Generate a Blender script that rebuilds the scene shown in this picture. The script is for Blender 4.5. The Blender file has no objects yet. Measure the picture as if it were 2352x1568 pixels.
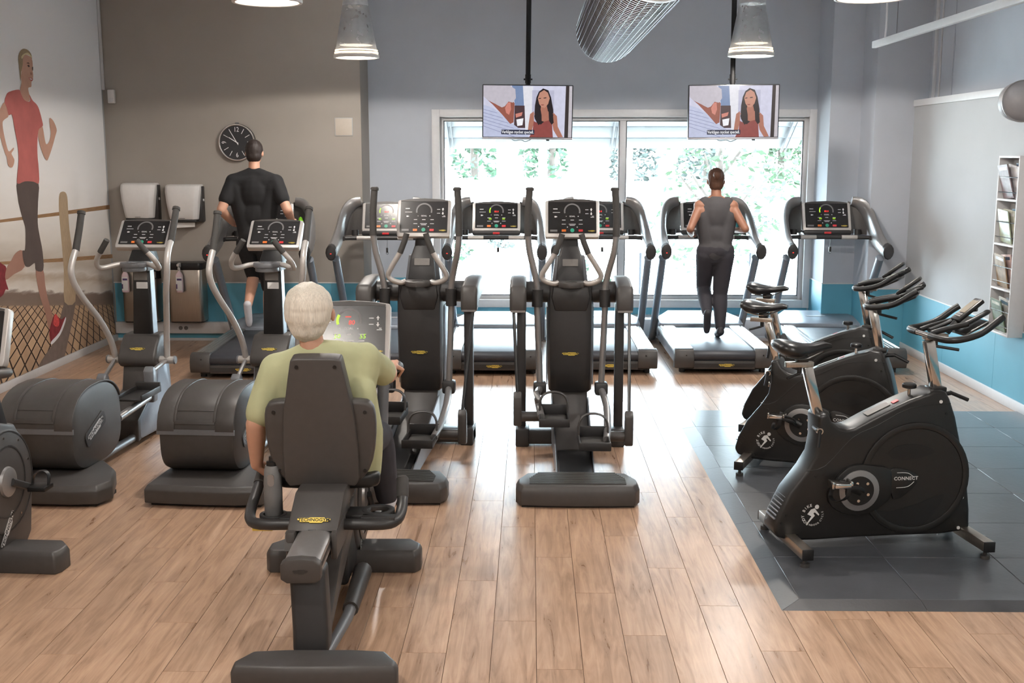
import bpy, bmesh, math, random
from mathutils import Vector, Matrix, noise

# ------------------------------------------------------------------ camera, world, light, exposure
SC = bpy.context.scene
COL = SC.collection
IMW, IMH, FPX = 2352.0, 1568.0, 2610.0
cam_data = bpy.data.cameras.new('camera')
cam_data.sensor_fit = 'HORIZONTAL'
cam_data.sensor_width = 36.0
cam_data.lens = 36.0 * FPX / IMW
cam_data.clip_end = 300
cam = bpy.data.objects.new('camera', cam_data)
COL.objects.link(cam)
cam.location = (0, 0, 2.05)
PITCH = math.radians(9.4)
YAW = math.atan(44 * math.cos(PITCH) / FPX)
cam.rotation_euler = (math.radians(90) - PITCH, 0, YAW)
SC.camera = cam

world = bpy.data.worlds.new('overcast_sky')
SC.world = world
world.use_nodes = True
_bg = world.node_tree.nodes['Background']
_bg.inputs[0].default_value = (0.74, 0.87, 1.0, 1)
_bg.inputs[1].default_value = 40.0
LAMP_POWER = 116.0
FILL_POWER = 120.0   # added upward spot above each lamp, bounced off the ceiling as fill
LAMP_COLOR = (1.0, 0.92, 0.84)
SC.view_settings.view_transform = 'Standard'
SC.view_settings.look = 'None'
SC.view_settings.gamma = 1.0
SC.view_settings.exposure = 0.14
SC.view_settings.use_curve_mapping = False
SC.cycles.use_denoising = True
SC.cycles.max_bounces = 7
SC.cycles.diffuse_bounces = 4
SC.cycles.glossy_bounces = 3
SC.cycles.transparent_max_bounces = 12
SC.cycles.caustics_reflective = False
SC.cycles.caustics_refractive = False
SC.cycles.sample_clamp_indirect = 30.0

# portal in the window opening: guides sampling of the daylight, adds no light of its own
_pl = bpy.data.lights.new('window_portal', 'AREA')
_pl.shape = 'RECTANGLE'; _pl.size = 4.0; _pl.size_y = 2.0
_pl.cycles.is_portal = True
_po = bpy.data.objects.new('window_portal', _pl)
COL.objects.link(_po)
_po.location = (1.04, 13.2, 1.42)
_po.rotation_euler = (math.radians(-90), 0, 0)

# ------------------------------------------------------------------ helpers
def lin(c):
    c = c / 255.0
    return c / 12.92 if c <= 0.04045 else ((c + 0.055) / 1.055) ** 2.4
def rgb(t):
    return (lin(t[0]), lin(t[1]), lin(t[2]), 1.0)

MATS = {}
def pmat(name, c, rough=0.5, metal=0.0, var=0.06, scale=30.0, bump=0.0, coat=0.0, emit=0.0, spec=0.5, stretch=None):
    """procedural material: principled, colour broken up by noise, optional fine relief"""
    m = bpy.data.materials.new(name); m.use_nodes = True
    nt = m.node_tree; N = nt.nodes; L = nt.links
    b = N['Principled BSDF']
    col = rgb(c)
    tc = N.new('ShaderNodeTexCoord')
    nz = N.new('ShaderNodeTexNoise'); nz.inputs['Scale'].default_value = scale; nz.inputs['Detail'].default_value = 3
    if stretch:
        mp = N.new('ShaderNodeMapping'); mp.inputs['Scale'].default_value = stretch
        L.new(tc.outputs['Object'], mp.inputs[0]); L.new(mp.outputs[0], nz.inputs['Vector'])
    else:
        L.new(tc.outputs['Object'], nz.inputs['Vector'])
    mr = N.new('ShaderNodeMapRange')
    mr.inputs['To Min'].default_value = 1 - var; mr.inputs['To Max'].default_value = 1 + var
    mr.inputs['From Min'].default_value = 0.3; mr.inputs['From Max'].default_value = 0.7
    L.new(nz.outputs['Fac'], mr.inputs['Value'])
    vm = N.new('ShaderNodeVectorMath'); vm.operation = 'SCALE'
    vm.inputs[0].default_value = col[:3]
    L.new(mr.outputs[0], vm.inputs['Scale'])
    if not emit: L.new(vm.outputs[0], b.inputs['Base Color'])
    b.inputs['Roughness'].default_value = rough
    b.inputs['Metallic'].default_value = metal
    b.inputs['Specular IOR Level'].default_value = spec
    if coat: b.inputs['Coat Weight'].default_value = coat; b.inputs['Coat Roughness'].default_value = 0.15
    if bump:
        bp = N.new('ShaderNodeBump'); bp.inputs['Strength'].default_value = bump; bp.inputs['Distance'].default_value = 0.002
        n2 = N.new('ShaderNodeTexNoise'); n2.inputs['Scale'].default_value = scale * 12
        L.new(tc.outputs['Object'], n2.inputs['Vector'])
        L.new(n2.outputs['Fac'], bp.inputs['Height']); L.new(bp.outputs[0], b.inputs['Normal'])
    if emit:
        L.new(vm.outputs[0], b.inputs['Emission Color']); b.inputs['Emission Strength'].default_value = emit
        b.inputs['Base Color'].default_value = (0.01, 0.01, 0.01, 1); b.inputs['Roughness'].default_value = 0.25; b.inputs['Specular IOR Level'].default_value = 0.2
    MATS[name] = m
    return m

def fix(m):
    return MATS[m] if isinstance(m, str) else m

# ---- geometry: every generator returns (verts, faces)
def box(x0, x1, y0, y1, z0, z1):
    v = [(x0,y0,z0),(x1,y0,z0),(x1,y1,z0),(x0,y1,z0),(x0,y0,z1),(x1,y0,z1),(x1,y1,z1),(x0,y1,z1)]
    f = [(0,3,2,1),(4,5,6,7),(0,1,5,4),(1,2,6,5),(2,3,7,6),(3,0,4,7)]
    return v, f
def cbox(c, s):
    return box(c[0]-s[0]/2, c[0]+s[0]/2, c[1]-s[1]/2, c[1]+s[1]/2, c[2]-s[2]/2, c[2]+s[2]/2)
def tf(g, M):
    return [tuple(M @ Vector(v)) for v in g[0]], g[1]
def mv(g, x=0, y=0, z=0):
    return [(a+x, b+y, c+z) for a, b, c in g[0]], g[1]
def rot(g, ax, deg, c=(0,0,0)):
    M = Matrix.Translation(c) @ Matrix.Rotation(math.radians(deg), 4, ax) @ Matrix.Translation([-k for k in c])
    return tf(g, M)
def join(*gs):
    V = []; F = []
    for g in gs:
        o = len(V); V += list(g[0]); F += [tuple(i+o for i in f) for f in g[1]]
    return V, F
def prism(poly, axis, a, b):
    """extrude a 2-D outline along an axis: x -> (y,z), y -> (x,z), z -> (x,y)"""
    n = len(poly)
    def p(u, w, t):
        return {'x': (t,u,w), 'y': (u,t,w), 'z': (u,w,t)}[axis]
    V = [p(u,w,a) for u,w in poly] + [p(u,w,b) for u,w in poly]
    F = [tuple(range(n)), tuple(range(2*n-1, n-1, -1))]
    F += [(i, i+n, (i+1)%n+n, (i+1)%n) for i in range(n)]
    return V, F
def rrect(w, h, r, n=4, cx=0, cy=0):
    out = []
    for sx, sy, a0 in ((1,1,0),(-1,1,90),(-1,-1,180),(1,-1,270)):
        for k in range(n+1):
            a = math.radians(a0 + 90*k/n)
            out.append((cx + sx*(w/2-r) + r*math.cos(a), cy + sy*(h/2-r) + r*math.sin(a)))
    return out
def circ(r, n=24, cx=0, cy=0, ry=None):
    ry = ry or r
    return [(cx + r*math.cos(2*math.pi*k/n), cy + ry*math.sin(2*math.pi*k/n)) for k in range(n)]
def loft(secs, cap=True, closed=False):
    n = len(secs[0]); V = [tuple(p) for s in secs for p in s]; F = []
    m = len(secs)
    for i in range(m if closed else m-1):
        j = (i+1) % m
        for k in range(n):
            F.append((i*n+k, i*n+(k+1)%n, j*n+(k+1)%n, j*n+k))
    if cap and not closed:
        F.append(tuple(range(n-1, -1, -1))); F.append(tuple(range((m-1)*n, m*n)))
    return V, F
def smooth(pts, k=4, closed=False):
    """Catmull-Rom through points"""
    P = [Vector(p) for p in pts]; n = len(P); out = []
    rng = range(n) if closed else range(n-1)
    for i in rng:
        if closed: a, b, c, d = P[i-1], P[i], P[(i+1)%n], P[(i+2)%n]
        else: a, b, c, d = P[max(i-1,0)], P[i], P[i+1], P[min(i+2,n-1)]
        for s in range(k):
            t = s/k
            out.append(0.5*((2*b)+(c-a)*t+(2*a-5*b+4*c-d)*t*t+(3*b-a-3*c+d)*t*t*t))
    if not closed: out.append(P[-1])
    return [tuple(p) for p in out]
def tube(pts, r, n=10, closed=False, r2=None, up=None, k=0):
    """sweep a round or elliptic section; r may be a list, r2 the second half-axis along 'up'"""
    if k: 
        if isinstance(r, (list,tuple)):
            rr = [p[0] for p in smooth([(x,0,0) for x in r], k, closed)]; r = rr
        if isinstance(r2, (list,tuple)): r2 = [p[0] for p in smooth([(x,0,0) for x in r2], k, closed)]
        pts = smooth(pts, k, closed)
    P = [Vector(p) for p in pts]; m = len(P); secs = []
    pu = Vector(up) if up else None
    prevN = None
    for i in range(m):
        a = P[i-1] if (i > 0 or closed) else P[i]
        b = P[(i+1)%m] if (i < m-1 or closed) else P[i]
        t = (b-a).normalized()
        if pu is not None: nn = (pu - t*pu.dot(t)).normalized()
        elif prevN is None:
            q = Vector((0,0,1)) if abs(t.z) < 0.9 else Vector((1,0,0))
            nn = (q - t*q.dot(t)).normalized()
        else: nn = (prevN - t*prevN.dot(t)).normalized()
        prevN = nn; bb = t.cross(nn)
        ra = r[i] if isinstance(r, (list,tuple)) else r
        rb = (r2[i] if isinstance(r2,(list,tuple)) else r2) if r2 else ra
        secs.append([tuple(P[i] + bb*(ra*math.cos(2*math.pi*k2/n)) + nn*(rb*math.sin(2*math.pi*k2/n))) for k2 in range(n)])
    return loft(secs, True, closed)
def lathe(prof, n=24, axis='z', c=(0,0,0)):
    """revolve (radius, height) pairs; open ends get caps"""
    secs = []
    for r, h in prof:
        ring = []
        for k in range(n):
            a = 2*math.pi*k/n; u, w = r*math.cos(a), r*math.sin(a)
            p = {'z': (u,w,h), 'x': (h,u,w), 'y': (w,h,u)}[axis]
            ring.append((p[0]+c[0], p[1]+c[1], p[2]+c[2]))
        secs.append(ring)
    return loft(secs, True)
def ell(c, r, n=16, m=10):
    prof = [(math.sin(math.pi*i/m), -math.cos(math.pi*i/m)) for i in range(m+1)]
    prof[0] = (0.02, -1); prof[-1] = (0.02, 1)
    g = lathe(prof, n)
    return [(c[0]+x*r[0], c[1]+y*r[1], c[2]+z*r[2]) for x,y,z in g[0]], g[1]
def cap(p0, p1, r0, r1, n=14):
    """tapered capsule"""
    a = Vector(p0); b = Vector(p1); d = b-a; Ld = d.length; prof = []
    for i in range(5):
        t = -math.pi/2 + math.pi/2*i/4; prof.append((max(r0*math.cos(t), 0.0008), r0*math.sin(t)))
    for i in range(5):
        t = math.pi/2*i/4; prof.append((max(r1*math.cos(t), 0.0008), Ld + r1*math.sin(t)))
    g = lathe(prof, n)
    q = Vector((0,0,1)).rotation_difference(d.normalized()).to_matrix().to_4x4()
    return tf(g, Matrix.Translation(a) @ q)
def disc(r, z0, z1, n=24, c=(0,0,0), axis='z'):
    return lathe([(r, z0), (r, z1)], n, axis, c)
def ring(r0, r1, h0, h1, n=28, axis='z', c=(0,0,0), a0=0.0, a1=360.0):
    """flat ring or arc with a rectangular section"""
    full = abs(a1-a0) >= 359.9
    m = n if full else n+1
    secs = []
    for k in range(m):
        a = math.radians(a0 + (a1-a0)*k/n); cs, sn = math.cos(a), math.sin(a); s = []
        for r, h in ((r0,h0),(r1,h0),(r1,h1),(r0,h1)):
            u, w = r*cs, r*sn
            p = {'z': (u,w,h), 'x': (h,u,w), 'y': (u,h,w)}[axis]
            s.append((p[0]+c[0], p[1]+c[1], p[2]+c[2]))
        secs.append(s)
    return loft(secs, True, full)

_TX = {}
def text(s, size=0.05, ext=0.0006, ax='CENTER', space=1.0, shear=0.0, bold=0.0):
    key = (s, size, ext, ax, space, shear, bold)
    if key not in _TX:
        cu = bpy.data.curves.new('lettering', 'FONT'); cu.body = s; cu.size = size; cu.extrude = ext
        cu.align_x = ax; cu.align_y = 'CENTER'; cu.space_character = space; cu.shear = shear; cu.offset = bold
        cu.resolution_u = 2
        ob = bpy.data.objects.new('lettering_source', cu); COL.objects.link(ob)
        dg = bpy.context.evaluated_depsgraph_get()
        me = ob.evaluated_get(dg).to_mesh()
        _TX[key] = ([tuple(v.co) for v in me.vertices], [tuple(p.vertices) for p in me.polygons])
        ob.evaluated_get(dg).to_mesh_clear()
        bpy.data.objects.remove(ob); bpy.data.curves.remove(cu)
    return _TX[key]

def mk(name, g, mat, parent=None, bevel=0.0, seg=2, ang=40, loc=None, rz=None, label=None, rotx=None, kind=None):
    """link geometry as ONE mesh object"""
    if isinstance(g, list): g = join(*g)
    me = bpy.data.meshes.new(name)
    me.from_pydata([tuple(v) for v in g[0]], [], [tuple(f) for f in g[1]])
    bm = bmesh.new(); bm.from_mesh(me)
    bmesh.ops.recalc_face_normals(bm, faces=bm.faces)
    if bevel > 0:
        es = [e for e in bm.edges if len(e.link_faces) == 2 and e.calc_face_angle(0) > math.radians(32)]
        if es:
            bmesh.ops.bevel(bm, geom=es, offset=bevel, segments=seg, profile=0.5, affect='EDGES', clamp_overlap=True)
    bm.to_mesh(me); bm.free()
    for p in me.polygons: p.use_smooth = True
    me.set_sharp_from_angle(angle=math.radians(ang))
    me.materials.append(fix(mat))
    o = bpy.data.objects.new(name, me); COL.objects.link(o)
    if parent is not None: o.parent = parent
    if loc: o.location = loc
    if rz is not None: o.rotation_euler.z = math.radians(rz)
    if rotx is not None: o.rotation_euler.x = math.radians(rotx)
    if label: o['label'] = label
    if kind: o['kind'] = kind
    return o
def thing(name, label, cat, loc=(0,0,0), rz=0.0, group=None):
    o = bpy.data.objects.new(name, None); COL.objects.link(o)
    o.empty_display_size = 0.1
    o.location = loc; o.rotation_euler.z = math.radians(rz)
    o['label'] = label; o['category'] = cat
    if group: o['group'] = group
    return o
def tag(o, label, cat, group=None):
    o['label'] = label; o['category'] = cat
    if group: o['group'] = group
    return o
def struct(name, g, mat, bevel=0.0, label=None, parent=None):
    o = mk(name, g, mat, parent, bevel)
    o['kind'] = 'structure'
    if label: o['label'] = label
    return o
def copy_tree(o, parent=None):
    c = o.copy(); COL.objects.link(c); c.parent = parent
    for ch in [x for x in KIDS.get(o.name, [])]: copy_tree(ch, c)
    return c
KIDS = {}
def index_kids():
    KIDS.clear()
    for o in COL.objects:
        if o.parent is not None: KIDS.setdefault(o.parent.name, []).append(o)
def dup(root, label, loc, rz, group=None):
    index_kids()
    c = copy_tree(root); c.location = loc; c.rotation_euler.z = math.radians(rz); c['label'] = label
    if group: c['group'] = group
    return c
def remesh(name, prims, vox, mat, parent=None, it=4, fac=0.5, label=None, cut=None, wrinkle=None):
    """one continuous organic surface out of overlapping closed volumes"""
    g = join(*prims)
    me = bpy.data.meshes.new(name); me.from_pydata([tuple(v) for v in g[0]], [], [tuple(f) for f in g[1]])
    bm = bmesh.new(); bm.from_mesh(me); bmesh.ops.recalc_face_normals(bm, faces=bm.faces); bm.to_mesh(me); bm.free()
    ob = bpy.data.objects.new(name, me); COL.objects.link(ob)
    md = ob.modifiers.new('r', 'REMESH'); md.mode = 'VOXEL'; md.voxel_size = vox; md.adaptivity = 0
    sm = ob.modifiers.new('s', 'SMOOTH'); sm.iterations = it; sm.factor = fac
    dg = bpy.context.evaluated_depsgraph_get()
    m2 = bpy.data.meshes.new_from_object(ob.evaluated_get(dg))
    bpy.data.objects.remove(ob); bpy.data.meshes.remove(me)
    if cut is not None:
        bm = bmesh.new(); bm.from_mesh(m2)
        bmesh.ops.delete(bm, geom=[v for v in bm.verts if cut(v.co)], context='VERTS')
        bm.to_mesh(m2); bm.free()
    if wrinkle:
        amp, sc = wrinkle
        nrm = [v.normal.copy() for v in m2.vertices]
        for v, nn in zip(m2.vertices, nrm):
            c = v.co
            k = noise.noise((c.x*sc[0], c.y*sc[1], c.z*sc[2])) + 0.5*noise.noise((c.x*sc[0]*2.1+7, c.y*sc[1]*2.1, c.z*sc[2]*2.1))
            v.co = c + nn*(amp*k)
    m2.name = name
    for p in m2.polygons: p.use_smooth = True
    m2.materials.clear(); m2.materials.append(fix(mat))
    o = bpy.data.objects.new(name, m2); COL.objects.link(o)
    if parent is not None: o.parent = parent
    if label: o['label'] = label
    return o

# ------------------------------------------------------------------ materials
pmat('charcoal', (68,65,63), 0.45, var=0.05, bump=0.04)
pmat('charcoal_dark', (46,45,45), 0.42, var=0.05, bump=0.03)
pmat('black_plastic', (24,24,25), 0.38, var=0.06)
pmat('pole_black', (15,15,16), 0.6, var=0.05, spec=0.25)
pmat('black_gloss', (16,16,17), 0.18, var=0.05)
pmat('rubber_grip', (62,60,58), 0.75, var=0.08, bump=0.08)
pmat('silver_paint', (186,182,178), 0.35, metal=0.35, var=0.03)
pmat('silver_grey', (150,148,147), 0.32, metal=0.6, var=0.03)
pmat('mid_grey', (112,114,118), 0.40, metal=0.15, var=0.04)
pmat('cool_grey', (140,148,158), 0.35, metal=0.25, var=0.04)
pmat('chrome', (205,203,200), 0.14, metal=1.0, var=0.03)
pmat('steel_brushed', (178,170,160), 0.30, metal=0.95, var=0.10, scale=6, stretch=(60,60,1))
pmat('aluminium', (196,194,190), 0.28, metal=0.9, var=0.06, scale=8, stretch=(40,1,40))
pmat('plate_yellow', (232,205,92), 0.4, metal=0.2, var=0.05)
pmat('plate_silver', (205,205,205), 0.4, metal=0.3, var=0.05)
pmat('ink', (30,28,26), 0.6)
pmat('print_white', (225,225,225), 0.5, var=0.02)
pmat('panel_dark', (36,35,36), 0.22, var=0.04)
pmat('gauge_grey', (110,108,108), 0.4, var=0.03)
pmat('btn_orange', (226,120,48), 0.4, var=0.04)
pmat('btn_green', (40,150,120), 0.4, var=0.04)
pmat('btn_red', (205,48,52), 0.4, var=0.04)
pmat('btn_blue', (70,110,190), 0.4, var=0.04)
pmat('led_red', (255,60,50), emit=1.6, var=0.01)
pmat('led_green', (190,255,40), emit=1.1, var=0.01)
pmat('belt', (58,60,66), 0.5, var=0.14, scale=5, bump=0.1)
pmat('warning_label', (120,116,112), 0.5, var=0.05)
pmat('white_plastic', (214,211,208), 0.38, var=0.02)
pmat('white_paint', (205,205,206), 0.45, var=0.02)
pmat('paper', (222,220,216), 0.8, var=0.03)
pmat('wall_cool_cast', (182,187,195), 0.85, var=0.03, scale=2.5, bump=0.12)  # cool light cast of the window side put into the paint colour
pmat('wall_warm_cast', (156,149,141), 0.85, var=0.03, scale=2.5, bump=0.12)  # same wall with the warm light cast put into the paint colour
pmat('wall_pale', (168,170,172), 0.7, var=0.03, scale=2.0, bump=0.10)
pmat('wainscot_teal', (92,160,182), 0.5, var=0.04, scale=3)
pmat('wainscot_seam', (70,128,148), 0.6, var=0.04)
pmat('ceiling_paint', (222,222,222), 0.9, var=0.03, scale=2)
# ================================================================== the room
XL, XR, XRU, YB, YW, YC, ZC = -4.60, 3.92, 4.06, 12.40, 13.00, 11.92, 4.3
YREAR = -2.5
# ---- floor base and planks
def wood_material():
    m = bpy.data.materials.new('oak_plank'); m.use_nodes = True
    nt = m.node_tree; N = nt.nodes; L = nt.links; b = N['Principled BSDF']
    oi = N.new('ShaderNodeObjectInfo'); ge = N.new('ShaderNodeNewGeometry')
    ad = N.new('ShaderNodeMath'); ad.operation = 'ADD'; L.new(oi.outputs['Random'], ad.inputs[0]); L.new(ge.outputs['Random Per Island'], ad.inputs[1])
    fr = N.new('ShaderNodeMath'); fr.operation = 'FRACT'; L.new(ad.outputs[0], fr.inputs[0])
    tc = N.new('ShaderNodeTexCoord')
    mu = N.new('ShaderNodeMath'); mu.operation = 'MULTIPLY'; mu.inputs[1].default_value = 53.0; L.new(fr.outputs[0], mu.inputs[0])
    cb = N.new('ShaderNodeCombineXYZ'); L.new(mu.outputs[0], cb.inputs[0]); L.new(mu.outputs[0], cb.inputs[1])
    va = N.new('ShaderNodeVectorMath'); va.operation = 'ADD'; L.new(tc.outputs['Object'], va.inputs[0]); L.new(cb.outputs[0], va.inputs[1])
    mp = N.new('ShaderNodeMapping'); mp.inputs['Scale'].default_value = (15, 1.3, 1); L.new(va.outputs[0], mp.inputs[0])
    n1 = N.new('ShaderNodeTexNoise'); n1.inputs['Scale'].default_value = 1.6; n1.inputs['Detail'].default_value = 7; n1.inputs['Roughness'].default_value = 0.62; n1.inputs['Distortion'].default_value = 0.9
    L.new(mp.outputs[0], n1.inputs['Vector'])
    mp2 = N.new('ShaderNodeMapping'); mp2.inputs['Scale'].default_value = (130, 4, 1); L.new(va.outputs[0], mp2.inputs[0])
    n2 = N.new('ShaderNodeTexNoise'); n2.inputs['Scale'].default_value = 1.0; n2.inputs['Detail'].default_value = 3; L.new(mp2.outputs[0], n2.inputs['Vector'])
    n3 = N.new('ShaderNodeTexNoise'); n3.inputs['Scale'].default_value = 5.0; n3.inputs['Detail'].default_value = 4; L.new(va.outputs[0], n3.inputs['Vector'])
    ra = N.new('ShaderNodeValToRGB'); e = ra.color_ramp.elements
    e[0].position = 0.28; e[0].color = rgb((140,111,90)); e[1].position = 0.74; e[1].color = rgb((194,163,138))
    k = ra.color_ramp.elements.new(0.5); k.color = rgb((174,142,117))
    L.new(n1.outputs['Fac'], ra.inputs[0])
    def scale(colsock, fac, lo, hi):
        mr = N.new('ShaderNodeMapRange'); mr.inputs['To Min'].default_value = lo; mr.inputs['To Max'].default_value = hi
        L.new(fac, mr.inputs[0]); vm = N.new('ShaderNodeVectorMath'); vm.operation = 'SCALE'
        L.new(colsock, vm.inputs[0]); L.new(mr.outputs[0], vm.inputs['Scale']); return vm.outputs[0]
    c = scale(ra.outputs[0], fr.outputs[0], 0.93, 1.06)
    c = scale(c, n2.outputs['Fac'], 0.88, 1.12)
    c = scale(c, n3.outputs['Fac'], 0.84, 1.16)
    L.new(c, b.inputs['Base Color'])
    mr = N.new('ShaderNodeMapRange'); mr.inputs['To Min'].default_value = 0.24; mr.inputs['To Max'].default_value = 0.34
    L.new(n1.outputs['Fac'], mr.inputs[0]); L.new(mr.outputs[0], b.inputs['Roughness'])
    b.inputs['Specular IOR Level'].default_value = 0.30
    bp = N.new('ShaderNodeBump'); bp.inputs['Strength'].default_value = 0.10; bp.inputs['Distance'].default_value = 0.001
    L.new(n2.outputs['Fac'], bp.inputs['Height']); L.new(bp.outputs[0], b.inputs['Normal'])
    MATS['wood'] = m
wood_material()
pmat('plank_joint', (74,54,42), 0.8)
floor = struct('floor', box(XL-0.1, XRU+0.1, YREAR, YW+0.3, -0.12, -0.004), 'plank_joint')
PWID, PLEN, PX0 = 0.1875, 1.29, -0.160
plank_g = box(-PWID/2+0.0009, PWID/2-0.0009, 0.0009, PLEN-0.0009, -0.010, 0.0)
first = None; rest = []; cand = []
rp = random.Random(3)
for i in range(-24, 23):
    x = PX0 + (i+0.5)*PWID
    if x < XL-0.05 or x > XRU: continue
    off = ((i*0.371) % 1.0)*PLEN
    y = 2.2 - off - 2*PLEN
    while y < YW:
        if y + PLEN > -0.4:
            hid = x > 1.26 and y > 5.0 and y+PLEN < 8.95
            d = max(y+PLEN/2, 1); vis = abs(x)/d < 0.50 and y+PLEN > 3.9 and y < 12.3 and not hid
            cand.append((0 if vis else 1, y, x))
        y += PLEN
cand.sort()
for n_, (k, y, x) in enumerate(cand):
    if n_ < 300:
        if first is None:
            first = mk('plank', plank_g, 'wood', floor, 0.0007, 1, loc=(x, y, 0))
        else:
            o = first.copy(); COL.objects.link(o); o.location = (x, y, 0)
    else:
        rest.append(mv(plank_g, x, y, 0))
mk('further_planks', rest, 'wood', floor, kind='stuff')
mk('planks_behind', box(XL, XRU, YREAR, -0.3, -0.010, -0.0006), 'wood', floor)

# ---- walls
wl = struct('wall_left', box(XL-0.15, XL, YREAR, YB+0.2, 0, ZC), 'wall_pale')
struct('wall_rear', box(XL-0.15, XRU+0.15, YREAR-0.15, YREAR, 0, ZC), 'wall_pale')
wb = struct('wall_back', box(XL-0.15, -1.83, YB, YW+0.25, 0, ZC), 'wall_warm_cast')
# window wall: four blocks round the opening
WX0, WX1, WZ0, WZ1 = -1.06, 3.14, 0.36, 2.48
ww = struct('wall_window', [box(-1.83, WX0, YW, YW+0.25, 0, ZC), box(WX1, 3.4, YW, YW+0.25, 0, ZC),
                            box(WX0, WX1, YW, YW+0.25, 0, WZ0), box(WX0, WX1, YW, YW+0.25, WZ1, ZC)], 'wall_cool_cast')
c1 = struct('wall_pier', box(3.19, 3.60, YB+0.02, YW+0.25, 0, ZC), 'wall_cool_cast')
c2 = struct('wall_corner', box(3.52, XRU+0.15, YC, YW+0.25, 0, ZC), 'wall_cool_cast')
wr = struct('wall_right', box(XRU, XRU+0.15, YREAR, YC, 0, ZC), 'wall_cool_cast')
mk('lower_panel', box(XR, XRU, YREAR, YC-0.002, 0, 2.52), 'wall_pale', wr)
mk('ledge', [box(XR-0.015, XRU, YREAR, YC-0.002, 2.52, 2.585)], 'white_paint', wr, 0.004)
struct('ceiling', box(XL-0.15, XRU+0.15, YREAR-0.15, YW+0.25, ZC, ZC+0.1), 'ceiling_paint')
# wainscot sheets (each sheet a piece) with rail on top
WZ = 0.64
def sheets(parent, ax, c0, c1, step, z0=0.0, z1=WZ, d=0.006):
    """teal sheets on a wall: ax 'x' runs along x at y=c (face towards -y); 'yl'/'yr' along y"""
    a = c0[0]
    while a < c1 - 1e-4:
        b = min(a+step, c1)
        if ax == 'x': g = box(a+0.001, b-0.001, c0[1]-d, c0[1], z0, z1)
        elif ax == 'yr': g = box(c0[1]-d, c0[1], a+0.001, b-0.001, z0, z1)
        else: g = box(c0[1], c0[1]+d, a+0.001, b-0.001, z0, z1)
        mk('wainscot_sheet', g, 'wainscot_teal', parent, 0.001, 1)
        a = b
sheets(wb, 'x', (XL+0.01, YB), -1.83, 1.2)
sheets(wb, 'yl', (YB, -1.83), YW, 1.2)
sheets(ww, 'x', (-1.82, YW), WX0-0.07, 1.2)
sheets(ww, 'x', (WX0-0.07, YW), WX1+0.03, 1.2, 0, 0.33)
sheets(c1, 'yr', (YB+0.02, 3.19), YW, 1.2)
sheets(c1, 'x', (3.185, YB+0.02), 3.52, 1.2)
sheets(c2, 'yr', (YC, 3.52), YB+0.02, 1.2)
sheets(c2, 'x', (3.515, YC), XR, 1.2)
sheets(wr, 'yr', (-2.48, XR), YC-0.01, 1.2)
def rail(parent, g): mk('dado_strip', g, 'white_paint', parent, 0.0015, 1)
rail(wb, box(XL, -1.83, YB-0.010, YB, WZ, WZ+0.012)); rail(wr, box(XR-0.010, XR, -2.48, YC, WZ, WZ+0.012))
rail(c1, box(3.185, 3.52, YB+0.01, YB+0.02, WZ, WZ+0.012)); rail(c2, box(3.515, XR, YC-0.010, YC, WZ, WZ+0.012))
rail(c1, box(3.18, 3.19, YB+0.02, YW, WZ, WZ+0.012))
# baseboards and ducts
struct('baseboard_left', box(XL, XL+0.018, YREAR, YB, 0, 0.075), 'white_paint', 0.003)
struct('baseboard_back', box(XL+0.018, -1.83, YB-0.018, YB-0.006, 0, 0.03), 'white_paint', 0.002)
struct('baseboard_right', box(XR-0.022, XR-0.006, YREAR, YC, 0, 0.085), 'white_paint', 0.004)
td = struct('trim_1', box(XL+0.018, -1.86, YB-0.07, YB-0.006, 0.088, 0.215), 'white_paint', 0.006, 'white cable trunking along the wall')
for sx in (-3.86, -3.80):
    mk('power_socket', [disc(0.022, YB-0.076, YB-0.070, 16, (sx, 0, 0.15), 'y'), ring(0.013, 0.016, YB-0.078, YB-0.075, 14, 'y', (sx, 0, 0.15))], 'gauge_grey', td)
struct('trim_2', box(-1.82, 3.18, 12.60, YW-0.006, 0.03, 0.22), 'white_paint', 0.008, 'low white pipe casing under the window')
struct('trim_3', box(-1.82, 3.18, 12.46, YW-0.006, 0.0, 0.034), 'white_paint', 0.003, 'white plinth along the window wall')
struct('trim_4', box(XL+0.002, XL+0.028, YB-0.04, YB-0.012, 2.72, ZC), 'white_paint', 0.002, 'white cable conduit in the corner')
struct('trim_5', [box(XRU-0.02, XRU, 11.74, 11.80, 2.585, ZC), box(XRU-0.014, XRU, 11.62, 11.635, 2.585, ZC)], 'white_paint', 0.002, 'white conduit on the upper wall')
struct('trim_6', box(XRU-0.01, XRU, 11.28, 11.30, 2.585, ZC), 'wall_cool_cast', 0.001, 'thin wall joint strip')
# ---- window
wn = struct('window_1', [box(WX0-0.06, WX0+0.03, YW-0.025, YW+0.012, WZ0-0.06, WZ1+0.055), box(WX1-0.03, WX1+0.06, YW-0.025, YW+0.012, WZ0-0.06, WZ1+0.055),
      box(WX0+0.03, WX1-0.03, YW-0.025, YW+0.012, WZ1-0.03, WZ1+0.055), box(WX0+0.03, WX1-0.03, YW-0.025, YW+0.012, WZ0-0.06, WZ0+0.03)], 'white_paint', 0.004, 'wide two-pane window with white frame')
mk('reveal', [box(WX0, WX0+0.012, YW+0.012, YW+0.24, WZ0, WZ1), box(WX1-0.012, WX1, YW+0.012, YW+0.24, WZ0, WZ1),
              box(WX0, WX1, YW+0.012, YW+0.24, WZ1-0.012, WZ1), box(WX0, WX1, YW+0.012, YW+0.24, WZ0, WZ0+0.012)], 'white_paint', wn)
FR = 0.055
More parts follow.
